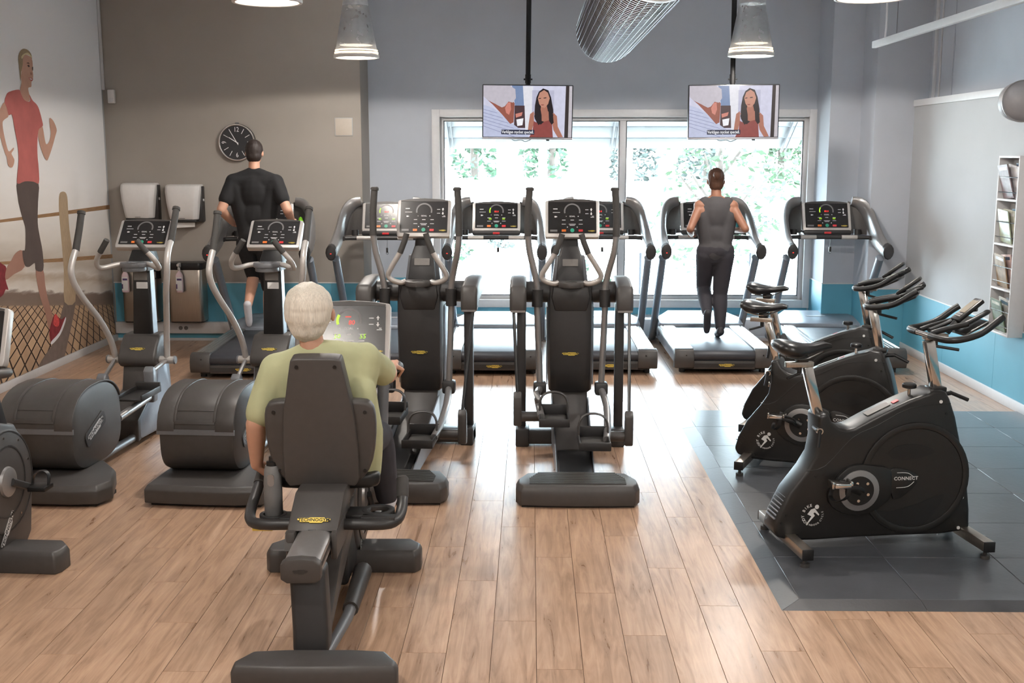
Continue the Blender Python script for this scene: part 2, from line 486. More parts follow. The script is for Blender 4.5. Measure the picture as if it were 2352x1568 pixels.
def build_sash():
    y0, y1 = YW+0.06, YW+0.13
    x0, x1, z0, z1, xm = WX0+0.012, WX1-0.012, WZ0+0.012, WZ1-0.012, 1.036
    s = mk('sash', [box(x0, x0+FR, y0, y1, z0, z1), box(x1-FR, x1, y0, y1, z0, z1), box(x0+FR, x1-FR, y0, y1, z0, z0+FR), box(x0+FR, x1-FR, y0, y1, z1-FR, z1)], 'white_paint', wn, 0.004)
    mk('mullion', box(xm-0.035, xm+0.035, y0+0.005, y1, z0+FR, z1-FR), 'white_paint', wn, 0.004)
    for a, b in ((x0+FR, xm-0.035), (xm+0.035, x1-FR)):
        mk('glazing_bead', [box(a, a+0.012, y0+0.015, y0+0.05, z0+FR, z1-FR), box(b-0.012, b, y0+0.015, y0+0.05, z0+FR, z1-FR),
                            box(a, b, y0+0.015, y0+0.05, z0+FR, z0+FR+0.012), box(a, b, y0+0.015, y0+0.05, z1-FR-0.012, z1-FR)], 'mid_grey', wn)
        mk('pane', box(a, b, y0+0.03, y0+0.036, z0+FR, z1-FR), 'window_glass', wn)
def glass_material():
    m = bpy.data.materials.new('window_glass'); m.use_nodes = True
    nt = m.node_tree; N = nt.nodes; L = nt.links; N.remove(N['Principled BSDF'])
    tr = N.new('ShaderNodeBsdfTransparent'); tr.inputs[0].default_value = (0.94, 0.97, 0.96, 1)
    gl = N.new('ShaderNodeBsdfGlossy'); gl.inputs['Roughness'].default_value = 0.02
    lw = N.new('ShaderNodeFresnel'); lw.inputs['IOR'].default_value = 1.45
    mx = N.new('ShaderNodeMixShader'); L.new(lw.outputs[0], mx.inputs[0]); L.new(tr.outputs[0], mx.inputs[1]); L.new(gl.outputs[0], mx.inputs[2])
    L.new(mx.outputs[0], N['Material Output'].inputs[0]); MATS['window_glass'] = m
glass_material()
build_sash()
# ================================================================== shared machine fittings
PLATE = [(-1,0.32),(-0.93,0.5),(-0.30,0.5),(-0.28,0.62),(0.62,0.62),(0.64,0.42),(0.95,0.42),(1,0.05),(0.88,0.0),(0.86,-0.32),(0.55,-0.32),(0.5,-0.62),(-0.25,-0.62),(-0.28,-0.42),(-0.84,-0.42),(-0.9,-0.02),(-1,0.05)]
def nameplate(parent, w, M, plate='plate_yellow', ink='ink', name='nameplate'):
    """makers plate with its lettering, drawn in the xy plane (z out) and placed by M"""
    h = w*0.15
    p = mk(name, tf(prism([(x*w/2, y*h) for x, y in PLATE], 'z', 0, 0.0016), M), plate, parent)
    t = text('TECHNOGYM', w*0.155, 0.0004, bold=w*0.002)
    t = ([(x*0.98, y, z) for x, y, z in t[0]], t[1])
    tm = tf(mv(t, 0, 0.004*w, 0.0022), M)
    if parent.type == 'EMPTY': mk('lettering', tm, ink, p)
    else: mk('plate_lettering', tm, ink, parent)
    return p
def face_my(x, y, z, tilt=0.0, rz=0.0):
    """frame for print facing -y: text x -> +x, text y -> up; tilt leans the top away (+y)"""
    return Matrix.Translation((x,y,z)) @ Matrix.Rotation(math.radians(rz),4,'Z') @ Matrix.Rotation(math.radians(90-tilt),4,'X')
def q(x, y, w, h): return prism([(x-w/2,y-h/2),(x+w/2,y-h/2),(x+w/2,y+h/2),(x-w/2,y+h/2)], 'z', 0.0, 0.0008)
def console(root, c, w, h, tilt, live=0, depth=0.05, frame='silver_paint'):
    """display console facing the user (-y), leaning back by tilt degrees; live: 0 off, 1 treadmill leds, 2 lit bike display"""
    M = face_my(c[0], c[1], c[2], tilt)
    top = h/2
    out = [(-w*0.485,-h/2), (w*0.485,-h/2), (w*0.5,-h*0.42), (w*0.5,h*0.40), (w*0.485,h*0.44), (w*0.3,h*0.475), (0,h*0.5), (-w*0.3,h*0.475), (-w*0.485,h*0.44), (-w*0.5,h*0.40), (-w*0.5,-h*0.42)]
    con = mk('console', tf(prism(out, 'z', -depth, 0.0), M), frame, root, 0.006)
    fw, fh = w*0.885, h*0.80
    mk('screen_panel', tf(prism(rrect(fw, fh, 0.006, 3, 0, 0.0), 'z', -0.002, 0.003), M), 'panel_dark', con)
    mk('top_visor', tf(prism([(-w*0.44,h*0.405),(w*0.44,h*0.405),(w*0.44,h*0.43),(w*0.3,h*0.462),(0,h*0.486),(-w*0.3,h*0.462),(-w*0.44,h*0.43)], 'z', -0.002, 0.004), M), 'charcoal', con)
    z = 0.0032
    s = w/0.38
    gx, gy = w*0.0, h*0.16
    mk('gauge', tf(mv(ring(0.048*s, 0.058*s, 0, 0.001, 24, 'z', (0,0,0), -15, 195), gx, gy, z), M), 'gauge_grey', con)
    marks = []
    rr = random.Random(5)
    def bar(x, y, ww, hh=0.0035): marks.append(mv(q(x*w, y*h, ww*s, hh*s), 0, 0, z))
    bar(-0.31,0.22,0.030,0.005); bar(-0.33,0.13,0.006); bar(-0.29,0.13,0.050,0.003); bar(-0.31,0.02,0.012,0.010); bar(-0.285,0.02,0.006,0.005)
    bar(-0.11,0.03,0.006,0.003); bar(0.11,0.03,0.006,0.006); 
    for x in (-0.155, 0.0, 0.155): bar(x,-0.065,0.024); bar(x,-0.17,0.028 if x else 0.048,0.003)
    bar(0,-0.20,0.036,0.003); bar(-0.09,-0.245,0.006,0.006); bar(0.09,-0.245,0.006,0.006)
    bar(0.27,0.2,0.022); bar(0.27,0.1,0.022); bar(0.37,0.01,0.024,0.003); bar(0.38,0.035,0.012,0.003)
    for yy, sg in ((0.20,1),(0.10,-1)):
        marks.append(mv(prism([(0.35*w-0.008*s, yy*h), (0.35*w+0.008*s, yy*h), (0.35*w, yy*h+sg*0.012*s)], 'z', 0, 0.0008), 0, 0, z))
        marks.append(mv(q(0.35*w, yy*h-sg*0.005*s, 0.006*s, 0.010*s), 0, 0, z))
    mk('markings', tf(join(*marks), M), 'print_white', con, kind='stuff')
    mk('goal_lettering', tf(mv(text('GOAL', 0.015*s, 0.0003), gx, 0.03*h, z+0.0004), M), 'print_white', con)
    by = -0.335*h
    mk('button', tf(mv(prism(rrect(0.030*s, 0.016*s, 0.002, 2), 'z', 0, 0.004), -0.155*w, by, z), M), 'btn_orange', con)
    mk('button', tf(mv(disc(0.014*s, 0, 0.004, 18), 0, by+0.002, z), M), 'btn_green', con)
    mk('button', tf(mv(prism(rrect(0.030*s, 0.016*s, 0.002, 2), 'z', 0, 0.004), 0.155*w, by, z), M), 'btn_red', con)
    mk('note_block', tf(mv(q(-0.34*w, by, 0.05*s, 0.014*s), 0, 0, z), M), 'gauge_grey', con)
    nameplate(con, 0.05*s, M @ Matrix.Translation((0.355*w, by-0.002, z)), name='small_plate')
    if live == 1:
        mk('red_digits', tf(mv(text('88.8', 0.020*s, 0.0003), gx, gy-0.006, z+0.0005), M), 'led_red', con)
        mk('green_digits', tf(join(mv(text('00', 0.022*s, 0.0003), -0.13*w, -0.10*h, z+0.0005), mv(text('00', 0.022*s, 0.0003), 0.15*w, -0.10*h, z+0.0005)), M), 'led_green', con)
        mk('gauge_light', tf(mv(ring(0.049*s, 0.057*s, 0.001, 0.0016, 8, 'z', (0,0,0), 150, 195), gx, gy, z), M), 'led_green', con)
    if live == 2:
        mk('red_digits', tf(join(mv(text('80', 0.030*s, 0.0003, shear=0.1), gx+0.012*s, gy-0.010*s, z+0.0005), mv(q(gx-0.004*s, gy+0.018*s, 0.026*s, 0.004*s),0,0,z+0.0005)), M), 'led_red', con)
        mk('green_digits', tf(join(mv(text('50', 0.030*s, 0.0003, shear=0.15), -0.14*w, -0.10*h, z+0.0005), mv(text('55', 0.030*s, 0.0003, shear=0.15), 0.17*w, -0.10*h, z+0.0005)), M), 'led_green', con)
        mk('gauge_light', tf(mv(ring(0.047*s, 0.059*s, 0.001, 0.0018, 8, 'z', (0,0,0), 150, 200), gx, gy, z), M), 'led_green', con)
    return con

# ================================================================== treadmill (rear edge at y=0, runner faces +y)
def make_treadmill(label, group):
    t = thing('treadmill', label, 'treadmill', group=group)
    body = mk('chassis', [box(-0.44, 0.44, 0.03, 1.92, 0.06, 0.205)], 'cool_grey', t, 0.012)
    for s in (-1, 1):
        prof = [(0.29,0.19),(0.29,0.236),(0.315,0.240),(0.40,0.240),(0.405,0.232),(0.415,0.232),(0.420,0.238),(0.435,0.236),(0.440,0.226),(0.452,0.222),(0.462,0.205),(0.462,0.19)]
        rl = mk('side_rail', prism([(s*a, b) for a, b in prof], 'y', 0.08, 1.56), 'aluminium', t)
        mk('rail_groove', [box(s*0.325-0.003, s*0.325+0.003, 0.09, 1.55, 0.238, 0.2415), box(s*0.36-0.003, s*0.36+0.003, 0.09, 1.55, 0.238, 0.2415), box(s*0.392-0.003, s*0.392+0.003, 0.09, 1.55, 0.238, 0.2415)], 'silver_grey', rl)
        ec = [(0.0,0.06),(0.09,0.05),(0.10,0.05),(0.10,0.238),(0.05,0.240),(0.015,0.225),(-0.012,0.17),(-0.015,0.11)]
        mk('end_cover', prism(ec, 'x', s*0.285, s*0.468), 'charcoal', t, 0.010)
        mk('cover_screw', disc(0.007, -0.018, -0.008, 10, (s*0.36, 0, 0.185), 'y'), 'black_plastic', t)
        mk('post', tube([(s*0.475,1.92,0.05),(s*0.475,1.84,0.13),(s*0.473,1.10,1.00)], 0.040, 12, r2=0.046, up=(0,0.7,0.7)), 'cool_grey', t)
        # sweeping arm from hand grip to console
        pth = [(s*0.47,0.82,1.085),(s*0.47,0.97,1.115),(s*0.468,1.13,1.165),(s*0.462,1.30,1.245),(s*0.445,1.42,1.36),(s*0.405,1.50,1.47),(s*0.345,1.54,1.535),(s*0.27,1.55,1.555)]
        hh = [0.076,0.084,0.106,0.130,0.126,0.100,0.072,0.055]
        mk('arm', tube(pth, [0.050,0.050,0.046,0.042,0.040,0.040,0.038,0.034], 12, r2=hh, up=(0,-0.55,0.8), k=3), 'silver_grey', t)
        mk('grip_cap', tube([(s*0.47,0.79,1.08),(s*0.47,0.80,1.081),(s*0.47,0.86,1.093)], [0.043,0.053,0.054], 12, r2=[0.064,0.079,0.080], up=(0,-0.3,1)), 'charcoal_dark', t)
        # dark wing panel between arm and console
        wing = [[(s*0.24,1.56,1.22),(s*0.24,1.575,1.38),(s*0.24,1.59,1.55)],[(s*0.34,1.54,1.21),(s*0.345,1.555,1.37),(s*0.345,1.565,1.525)],[(s*0.42,1.46,1.205),(s*0.42,1.47,1.33),(s*0.405,1.50,1.46)],[(s*0.455,1.32,1.20),(s*0.455,1.34,1.26),(s*0.45,1.40,1.35)]]
        fr = [[p for p in r] + [(p[0], p[1]+0.025, p[2]) for p in reversed(r)] for r in wing]
        mk('wing_panel', loft(fr), 'charcoal', t, 0, ang=50)
        mk('cup_well', ring(0.030, 0.036, 1.205, 1.262, 16, 'z', (s*0.33, 1.49, 0)), 'charcoal_dark', t)
    bp = [(0.02,0.205),(0.005,0.192),(0.0,0.17),(0.005,0.15),(0.02,0.135),(0.02,0.13),(1.56,0.13),(1.56,0.223),(0.05,0.223)]
    mk('belt', prism([(a, b) for a, b in bp], 'x', -0.287, 0.287), 'belt', t, 0.004)
    rp_ = mk('rear_panel', [box(-0.287,0.287,0.0,0.05,0.05,0.128)], 'charcoal', t, 0.006)
    mk('recess', box(-0.28,0.28,-0.0035,0.0,0.068,0.106), 'charcoal_dark', rp_, 0.001, 1)
    nameplate(t, 0.145, face_my(0.02, -0.004, 0.088))
    mk('underframe', box(-0.40,0.40,0.10,1.8,0.03,0.06), 'black_plastic', t)
    for x in (-0.38, 0.38):
        for y in (0.14, 1.78):
            mk('foot', disc(0.03, 0.0, 0.035, 12, (x, y, 0)), 'black_plastic', t)
    top = [(-0.42,1.50),(0.42,1.50),(0.455,1.53),(0.455,1.75),(0.31,2.0),(-0.31,2.0),(-0.455,1.75),(-0.455,1.53)]
    hz = lambda y: 0.255 + (y-1.5)*0.16
    V = [(x,y,0.12) for x,y in top] + [(x*0.985,y,hz(y)) for x,y in top]
    n = len(top)
    hood = mk('motor_hood', (V, [tuple(range(n)), tuple(range(n,2*n))] + [(i,(i+1)%n,(i+1)%n+n,i+n) for i in range(n)]), 'cool_grey', t, 0.012)
    hm = Matrix.Translation((0,1.78,hz(1.78)+0.0015)) @ Matrix.Rotation(math.atan(0.16),4,'X')
    mk('hood_plate', tf(prism([(x*0.11, y*0.03) for x,y in PLATE], 'z', 0, 0.0014), hm), 'plate_silver', hood)
    mk('crossbar', [tube([(-0.42,1.28,1.185),(-0.36,1.33,1.19),(0.36,1.33,1.19),(0.42,1.28,1.185)], 0.022, 10, k=2)], 'charcoal_dark', t)
    for s in (-1, 1): mk('pulse_grip', tube([(s*0.13,1.329,1.19),(s*0.29,1.329,1.19)], 0.0235, 10), 'silver_paint', t)
    console(t, (0, 1.475, 1.405), 0.50, 0.335, 24, 1, 0.06)
    mk('console_base', [box(-0.25,0.25,1.39,1.55,1.205,1.26)], 'charcoal_dark', t, 0.02)
    mk('stop_button', [box(-0.035,0.035,1.372,1.40,1.222,1.243)], 'btn_red', t, 0.004)
    cl = mk('safety_cord', tube([(0.02,1.36,1.20),(0.022,1.34,1.14),(0.02,1.34,1.09)], 0.002, 6), 'black_plastic', t)
    mk('safety_clip', [box(0.008,0.032,1.333,1.345,1.04,1.09), ring(0.008,0.012,1.336,1.342,12,'y',(0.02,0,1.032))], 'black_plastic', cl, 0.002)
    mk('speed_light', box(-0.476,-0.462,0.786,0.7865,1.07,1.078), 'led_red', t)
    return t
TMG = 'treadmills lined up along the window and back wall'
tm0 = make_treadmill('treadmill with a person in dark sportswear running on it, in front of the window', TMG)
tm0.location = (1.82, 10.52, 0)
for x, y, rz, lb in ((-2.66, 10.22, 1.5, 'treadmill under the running person in black T-shirt, by the grey wall'),
                 (-1.50, 10.35, 0, 'treadmill mostly hidden behind the cross trainer nearest the seated person'),
                 (-0.36, 10.42, 0, 'treadmill seen between the two cross trainers, console lit green and red'),
                 (0.72, 10.48, 0, 'treadmill half hidden behind the cross trainer in the middle of the floor'),
                 (3.06, 10.55, -1.5, 'empty treadmill beside the corner pier, behind the indoor bikes')):
    dup(tm0, lb, (x, y, 0), rz)
# ================================================================== tall cross trainer (tower at y=0, rear step towards -y)
def pedal(root, x, y, z, side):
    p = mk('pedal', [box(x-0.095,x+0.095,y-0.17,y+0.15,z,z+0.012), box(x-0.10,x-0.088,y-0.17,y+0.15,z,z+0.05), box(x+0.088,x+0.10,y-0.17,y+0.15,z,z+0.05), box(x-0.10,x+0.10,y-0.178,y-0.166,z,z+0.055), box(x-0.10,x+0.10,y+0.14,y+0.152,z,z+0.085)], 'charcoal_dark', root, 0.005)
    mk('foot_hoop', tube([(x-0.094,y+0.06,z+0.04),(x-0.090,y+0.08,z+0.12),(x-0.06,y+0.095,z+0.165),(x,y+0.10,z+0.178),(x+0.06,y+0.095,z+0.165),(x+0.090,y+0.08,z+0.12),(x+0.094,y+0.06,z+0.04)], 0.008, 8, r2=0.018, up=(0,1,0), k=3), 'charcoal', p)
    mk('tread_pad', [box(x-0.08,x+0.08,y-0.155,y+0.13,z+0.011,z+0.016)], 'rubber_grip', p)
    return p
def make_cross(label, group):
    t = thing('cross_trainer', label, 'cross trainer', group=group)
    so = [(-0.335,-1.5),(-0.2,-1.515),(0,-1.52),(0.2,-1.515),(0.335,-1.5),(0.365,-1.44),(0.365,-1.34),(0.31,-1.20),(0.18,-1.175),(0,-1.165),(-0.18,-1.175),(-0.31,-1.20),(-0.365,-1.34),(-0.365,-1.44)]
    n = len(so)
    V = [(x,y,0.012) for x,y in so] + [(x,y,0.095) for x,y in so] + [(x*0.95,-1.34+(y+1.34)*0.90,0.128) for x,y in so]
    st = mk('rear_step', (V, [tuple(range(n)), tuple(range(2*n,3*n))] + [(i+k*n,(i+1)%n+k*n,(i+1)%n+(k+1)*n,i+(k+1)*n) for k in (0,1) for i in range(n)]), 'charcoal', t, 0.006)
    rid = []
    for k in range(11):
        y = -1.452 + k*0.0225; w = 0.285 - max(0, k-5)*0.010
        rid.append(box(-w, w, y, y+0.011, 0.126, 0.134))
    mk('tread_ridges', rid, 'charcoal', st)
    mk('step_base', box(-0.33,0.33,-1.49,-1.22,0.0,0.014), 'black_plastic', st)
    sp = [[(-0.11,-1.25,0.03),(0.11,-1.25,0.03),(0.11,-1.25,0.10),(-0.11,-1.25,0.10)],[(-0.115,-0.6,0.03),(0.115,-0.6,0.03),(0.115,-0.6,0.14),(-0.115,-0.6,0.14)],[(-0.12,-0.12,0.03),(0.12,-0.12,0.03),(0.12,-0.12,0.24),(-0.12,-0.12,0.24)],[(-0.125,0.05,0.03),(0.125,0.05,0.03),(0.125,0.05,0.42),(-0.125,0.05,0.42)],[(-0.125,0.42,0.03),(0.125,0.42,0.03),(0.125,0.42,0.42),(-0.125,0.42,0.42)]]
    sp_o = mk('spine', loft(sp), 'charcoal', t, 0.012)
    mk('spine_cover', [tf(box(-0.10,0.10,-1.22,-0.72,0,0.006), Matrix.Translation((0,0,0.178)) @ Matrix.Rotation(0.061,4,'X'))], 'black_plastic', sp_o)
    for s in (-1, 1):
        mk('side_strip', loft([[(s*0.112,-1.15,0.04),(s*0.118,-1.15,0.04),(s*0.118,-1.15,0.10),(s*0.112,-1.15,0.10)],[(s*0.124,0.0,0.04),(s*0.132,0.0,0.04),(s*0.132,0.0,0.34),(s*0.124,0.0,0.34)]]), 'cool_grey', sp_o)
    mk('base_bar', [box(-0.385,0.385,-0.09,0.07,0.015,0.115), box(-0.385,-0.29,-0.11,0.10,0.0,0.13), box(0.29,0.385,-0.11,0.10,0.0,0.13)], 'charcoal_dark', t, 0.012)
    # tower
    secs = []
    for z, w, y0, y1 in ((0.36,0.125,0.02,0.34),(0.39,0.152,-0.02,0.36),(0.55,0.158,-0.045,0.36),(0.80,0.160,-0.055,0.34),(1.02,0.160,-0.045,0.32),(1.14,0.158,-0.035,0.30)):
        secs.append([(-w,y0+0.05,z),(-w*0.9,y0+0.012,z),(-w*0.6,y0,z),(w*0.6,y0,z),(w*0.9,y0+0.012,z),(w,y0+0.05,z),(w,y1,z),(-w,y1,z)])
    tw = mk('tower', loft(secs), 'charcoal_dark', t, 0.0, ang=50)
    for s in (-1, 1):
        mk('tower_side', [loft([[(s*0.1585,0.05,0.42),(s*0.1585,0.33,0.42),(s*0.166,0.32,0.42),(s*0.166,0.06,0.42)],[(s*0.160,0.05,0.98),(s*0.160,0.31,0.98),(s*0.1675,0.30,0.98),(s*0.1675,0.06,0.98)]])], 'cool_grey', tw)
    mk('tower_crest', loft([[(-0.11,-0.052,0.96),(0.11,-0.052,0.96),(0.11,0.02,0.96),(-0.11,0.02,0.96)],[(-0.135,-0.062,1.06),(0.135,-0.062,1.06),(0.135,0.02,1.06),(-0.135,0.02,1.06)],[(-0.12,-0.05,1.15),(0.12,-0.05,1.15),(0.12,0.05,1.15),(-0.12,0.05,1.15)]]), 'charcoal_dark', tw, 0.012)
    nameplate(t, 0.118, face_my(0, -0.053, 0.66))
    # shoulders
    mk('shoulder_beam', tube([(-0.34,0.06,1.085),(0.34,0.06,1.085)], 0.075, 16), 'charcoal_dark', t)
    for s in (-1, 1):
        so_ = [(-0.19,0.965),(-0.19,1.10),(-0.16,1.15),(0.10,1.185),(0.34,1.175),(0.36,1.14),(0.36,1.05),(0.0,1.02),(-0.12,0.965)]
        hb = mk('crank_housing', prism(so_, 'x', s*0.31, s*0.425), 'charcoal', t, 0.025, 3)
        mk('housing_edge', [tf(box(s*0.318-0.0, s*0.318+s*0.10, -0.193, -0.188, 0.972, 0.985), Matrix())], 'silver_grey', hb)
        mk('post', [box(s*0.345-0.032, s*0.345+0.032, -0.02, 0.05, 0.10, 1.02)], 'charcoal_dark', t, 0.012)
        py, pz, px, yk, zf = (-0.85, 0.215, 0.125, -0.62, 0.15) if s > 0 else (-0.58, 0.30, -0.125, -0.42, 0.235)
        mk('push_rod', tube([(s*0.398,-0.165,0.99),(s*0.368,yk,zf+0.22)], 0.011, 8), 'black_plastic', t)
        mk('crank_link', prism([(yk-0.03,zf),(yk+0.03,zf-0.01),(yk+0.045,zf+0.05),(yk+0.035,zf+0.20),(yk+0.0,zf+0.235),(yk-0.035,zf+0.20),(yk-0.045,zf+0.05)], 'x', s*0.34, s*0.395), 'charcoal', t, 0.010)
        # moving pole with grip
        sw = -0.02 if s > 0 else 0.02
        pol = [(s*0.215,-0.10,0.46),(s*0.235,-0.09,0.98),(s*0.232,-0.09,1.10),(s*0.250,-0.10,1.22),(s*0.288,-0.13+sw,1.38),(s*0.302,-0.14+sw,1.50)]
        mk('moving_pole', tube(pol, 0.022, 12, k=3), 'silver_grey', t)
        mk('pole_grip', tube([(s*0.302,-0.14+sw,1.49),(s*0.300,-0.135+sw,1.66),(s*0.290,-0.12+sw,1.80),(s*0.289,-0.12+sw,1.80),(s*0.288,-0.12+sw,1.815),(s*0.288,-0.12+sw,1.822)], [0.0245,0.024,0.0235,0.029,0.029,0.020], 12), 'rubber_grip', t)
        mk('pole_collar', tube([(s*0.235,-0.09,1.00),(s*0.232,-0.09,1.12)], 0.038, 12), 'charcoal_dark', t)
        mk('knee_joint', [box(s*0.215-0.045, s*0.215+0.045, -0.15, -0.05, 0.38, 0.47)], 'charcoal_dark', t, 0.016)
        mk('pedal_bar', tube([(s*0.215,-0.11,0.42),(s*0.235,-0.40,pz+0.15),(s*0.225,py+0.2,pz+0.07),(s*0.208,py+0.0,pz+0.03)], 0.024, 12, k=2), 'silver_grey', t)
        pd = pedal(t, px, py, pz, s)
        mk('pedal_axle', [tube([(px+s*0.09,yk,zf+0.06),(s*0.36,yk,zf+0.06)], 0.034, 14)], 'charcoal', pd)
    # neck, console, fixed handles, cup holder
    nk = [[(-0.105,0.10,1.13),(0.105,0.10,1.13),(0.105,0.30,1.13),(-0.105,0.30,1.13)],[(-0.085,0.14,1.32),(0.085,0.14,1.32),(0.085,0.29,1.32),(-0.085,0.29,1.32)],[(-0.06,0.18,1.40),(0.06,0.18,1.40),(0.06,0.27,1.40),(-0.06,0.27,1.40)],[(-0.045,0.20,1.54),(0.045,0.20,1.54),(0.045,0.27,1.54),(-0.045,0.27,1.54)]]
    ne = mk('console_neck', loft(nk), 'charcoal_dark', t, 0.016)
    for s in (-1, 1): mk('neck_flank', loft([[(s*0.10,0.13,1.14),(s*0.128,0.16,1.14),(s*0.128,0.28,1.14),(s*0.10,0.29,1.14)],[(s*0.082,0.17,1.33),(s*0.105,0.19,1.33),(s*0.105,0.27,1.33),(s*0.082,0.28,1.33)]]), 'mid_grey', ne, 0.008)
    mk('warning_plate', tf(prism(rrect(0.11,0.05,0.004,2),'z',0,0.002), face_my(0,0.128,1.285,12)), 'warning_label', ne)
    console(t, (0.012, 0.17, 1.60), 0.385, 0.29, 22, 0)
    for s in (-1, 1):
        hp = [(s*0.09,-0.06,1.165),(s*0.125,-0.075,1.158),(s*0.185,-0.09,1.180),(s*0.205,-0.10,1.215),(s*0.175,-0.115,1.275),(s*0.112,-0.13,1.375)]
        mk('fixed_handle', tube(hp, 0.0185, 12, k=4), 'silver_paint', t)
        mk('handle_grip', tube([(s*0.114,-0.13,1.37),(s*0.082,-0.13,1.45),(s*0.066,-0.125,1.505)], 0.0205, 12), 'rubber_grip', t)
    mk('cup_holder', [ring(0.042,0.088,1.135,1.172,24,'z',(0,-0.085,0)), box(-0.10,0.10,-0.06,0.06,1.13,1.165)], 'charcoal', t, 0.006)
    return t
CTG = 'tall cross trainers in the middle of the floor'
ct0 = make_cross('dark cross trainer standing alone in the middle of the floor', CTG)
ct0.location = (0.28, 7.92, 0)
dup(ct0, 'dark cross trainer just beyond the seated white-haired person', (-0.785, 7.97, 0), -3.0)

# ================================================================== low elliptical with rear drum (column at y=0)
def make_elliptical(label, group):
    t = thing('elliptical_trainer', label, 'elliptical trainer', group=group)
    bo = [(-0.25,-1.93),(0,-1.95),(0.30,-1.95),(0.46,-1.92),(0.50,-1.80),(0.40,-1.52),(0.26,-1.34),(-0.24,-1.34),(-0.25,-1.60)]
    n = len(bo)
    V = [(x,y,0.02) for x,y in bo] + [(x,y,0.10) for x,y in bo] + [(0.1+(x-0.1)*0.955,-1.65+(y+1.65)*0.92,0.128) for x,y in bo]
    V2, F2 = V, [tuple(range(n)), tuple(range(2*n,3*n))] + [(i+k*n,(i+1)%n+k*n,(i+1)%n+(k+1)*n,i+(k+1)*n) for k in (0,1) for i in range(n)]
    fb = mk('rear_base', (V2, F2), 'charcoal', t, 0.008)
    mk('base_sole', box(-0.22,0.44,-1.90,-1.62,0.0,0.022), 'black_plastic', fb)
    # drum: squashed cylinder across x
    cy, cz, ry, rz_ = -1.36, 0.372, 0.36, 0.258
    def sect(x, f):
        out = []
        for k in range(40):
            a = 2*math.pi*k/40; c_, s_ = math.cos(a), math.sin(a)
            e = 0.80 if s_ > 0 else 0.62
            out.append((x, cy + f*ry*math.copysign(abs(c_)**e, c_), cz + f*rz_*math.copysign(abs(s_)**e, s_)))
        return out
    dr = mk('drum', loft([sect(-0.235,0.90),sect(-0.225,0.97),sect(-0.20,1.0),sect(0.20,1.0),sect(0.225,0.97),sect(0.235,0.90)]), 'charcoal', t, 0, ang=35)
    # upper hood shell, slightly proud, with raised shoulders
    def arc(x, f, a0, a1, m=14):
        o = []
        for k in range(m+1):
            a = math.radians(a0+(a1-a0)*k/m); c_, s_ = math.cos(a), math.sin(a); e = 0.8
            o.append((x, cy + f*ry*math.copysign(abs(c_)**e, c_), cz + f*rz_*math.copysign(abs(s_)**e, s_)))
        return o
    def band(x0, x1, f, a0, a1):
        s1 = [arc(x0,f,a0,a1)+arc(x0,f*0.96,a1,a0), arc(x1,f,a0,a1)+arc(x1,f*0.96,a1,a0)]
        return loft(s1)
    mk('drum_hood', [band(-0.236,-0.13,1.018,20,176), band(0.12,0.236,1.018,20,176), band(-0.13,0.12,1.010,20,150)], 'charcoal', dr, 0.004)
    mk('hood_lip', [band(-0.238,0.238,1.014,174,179)], 'mid_grey', dr)
    mk('hood_recess_edge', [band(-0.135,-0.118,1.028,40,165), band(0.108,0.125,1.028,40,165), band(-0.13,0.12,1.022,163,168)], 'charcoal', dr, 0.002)
    nameplate(t, 0.085, Matrix.Translation((-0.005, cy-1.016*ry*0.905, cz+rz_*0.47)) @ Matrix.Rotation(math.radians(62),4,'X'))
    for s in (-1, 1):
        Ms = Matrix.Translation((s*0.2365, cy-0.06, cz-0.02)) @ Matrix.Rotation(math.radians(90*s),4,'Z') @ Matrix.Rotation(math.radians(90),4,'X') @ Matrix.Rotation(math.radians(22),4,'Z')
        pn = mk('side_badge', tf(prism(rrect(0.30,0.095,0.03,4),'z',-0.004,0.006), Ms), 'charcoal_dark', t, 0.002, 1)
        mk('badge_plate', tf(prism([(x*0.12, y*0.042) for x,y in PLATE],'z',0.006,0.0075), Ms), 'plate_silver', pn)
        mk('badge_lettering', tf(mv(text('TECHNOGYM',0.037,0.0004,bold=0.0004),0,0.002,0.0082), Ms), 'ink', pn)
    mk('floor_tube', [tube([(x,-1.2,0.06),(x,-0.35,0.06)], 0.028, 12) for x in (-0.09,0.09)], 'mid_grey', t)
    # front tower base
    fo = [(-0.52,0.04),(0.12,0.02),(0.22,0.03),(0.22,0.10),(0.15,0.20),(0.12,0.45),(0.10,0.70),(-0.06,0.70),(-0.10,0.55),(-0.16,0.34),(-0.50,0.20)]
    tb = mk('tower_base', prism(fo, 'x', -0.135, 0.135), 'cool_grey', t, 0.02)
    mk('base_nose', [loft([[(-0.137,-0.53,0.03),(0.137,-0.53,0.03),(0.137,-0.53,0.19),(-0.137,-0.53,0.19)],[(-0.12,-0.17,0.10),(0.12,-0.17,0.10),(0.12,-0.17,0.345),(-0.12,-0.17,0.345)]])], 'charcoal', tb, 0.012)
    mk('throat', loft([[(-0.11,-0.20,0.33),(0.11,-0.20,0.33),(0.11,-0.10,0.33),(-0.11,-0.10,0.33)],[(-0.115,-0.14,0.52),(0.115,-0.14,0.52),(0.115,-0.05,0.52),(-0.115,-0.05,0.52)]]), 'charcoal', tb, 0.006)
    mk('front_foot', [box(-0.30,0.30,0.05,0.23,0.0,0.10)], 'charcoal_dark', t, 0.025)
    hp = [(-0.155,0.50),(-0.19,0.53),(-0.19,0.58),(-0.13,0.66),(-0.06,0.73),(0.08,0.735),(0.11,0.70),(0.10,0.52)]
    hd = mk('pivot_hood', prism(hp, 'x', -0.142, 0.142), 'charcoal', t, 0.02, 3)
    nameplate(t, 0.115, Matrix.Translation((0,-0.153,0.635)) @ Matrix.Rotation(math.radians(53),4,'X'))
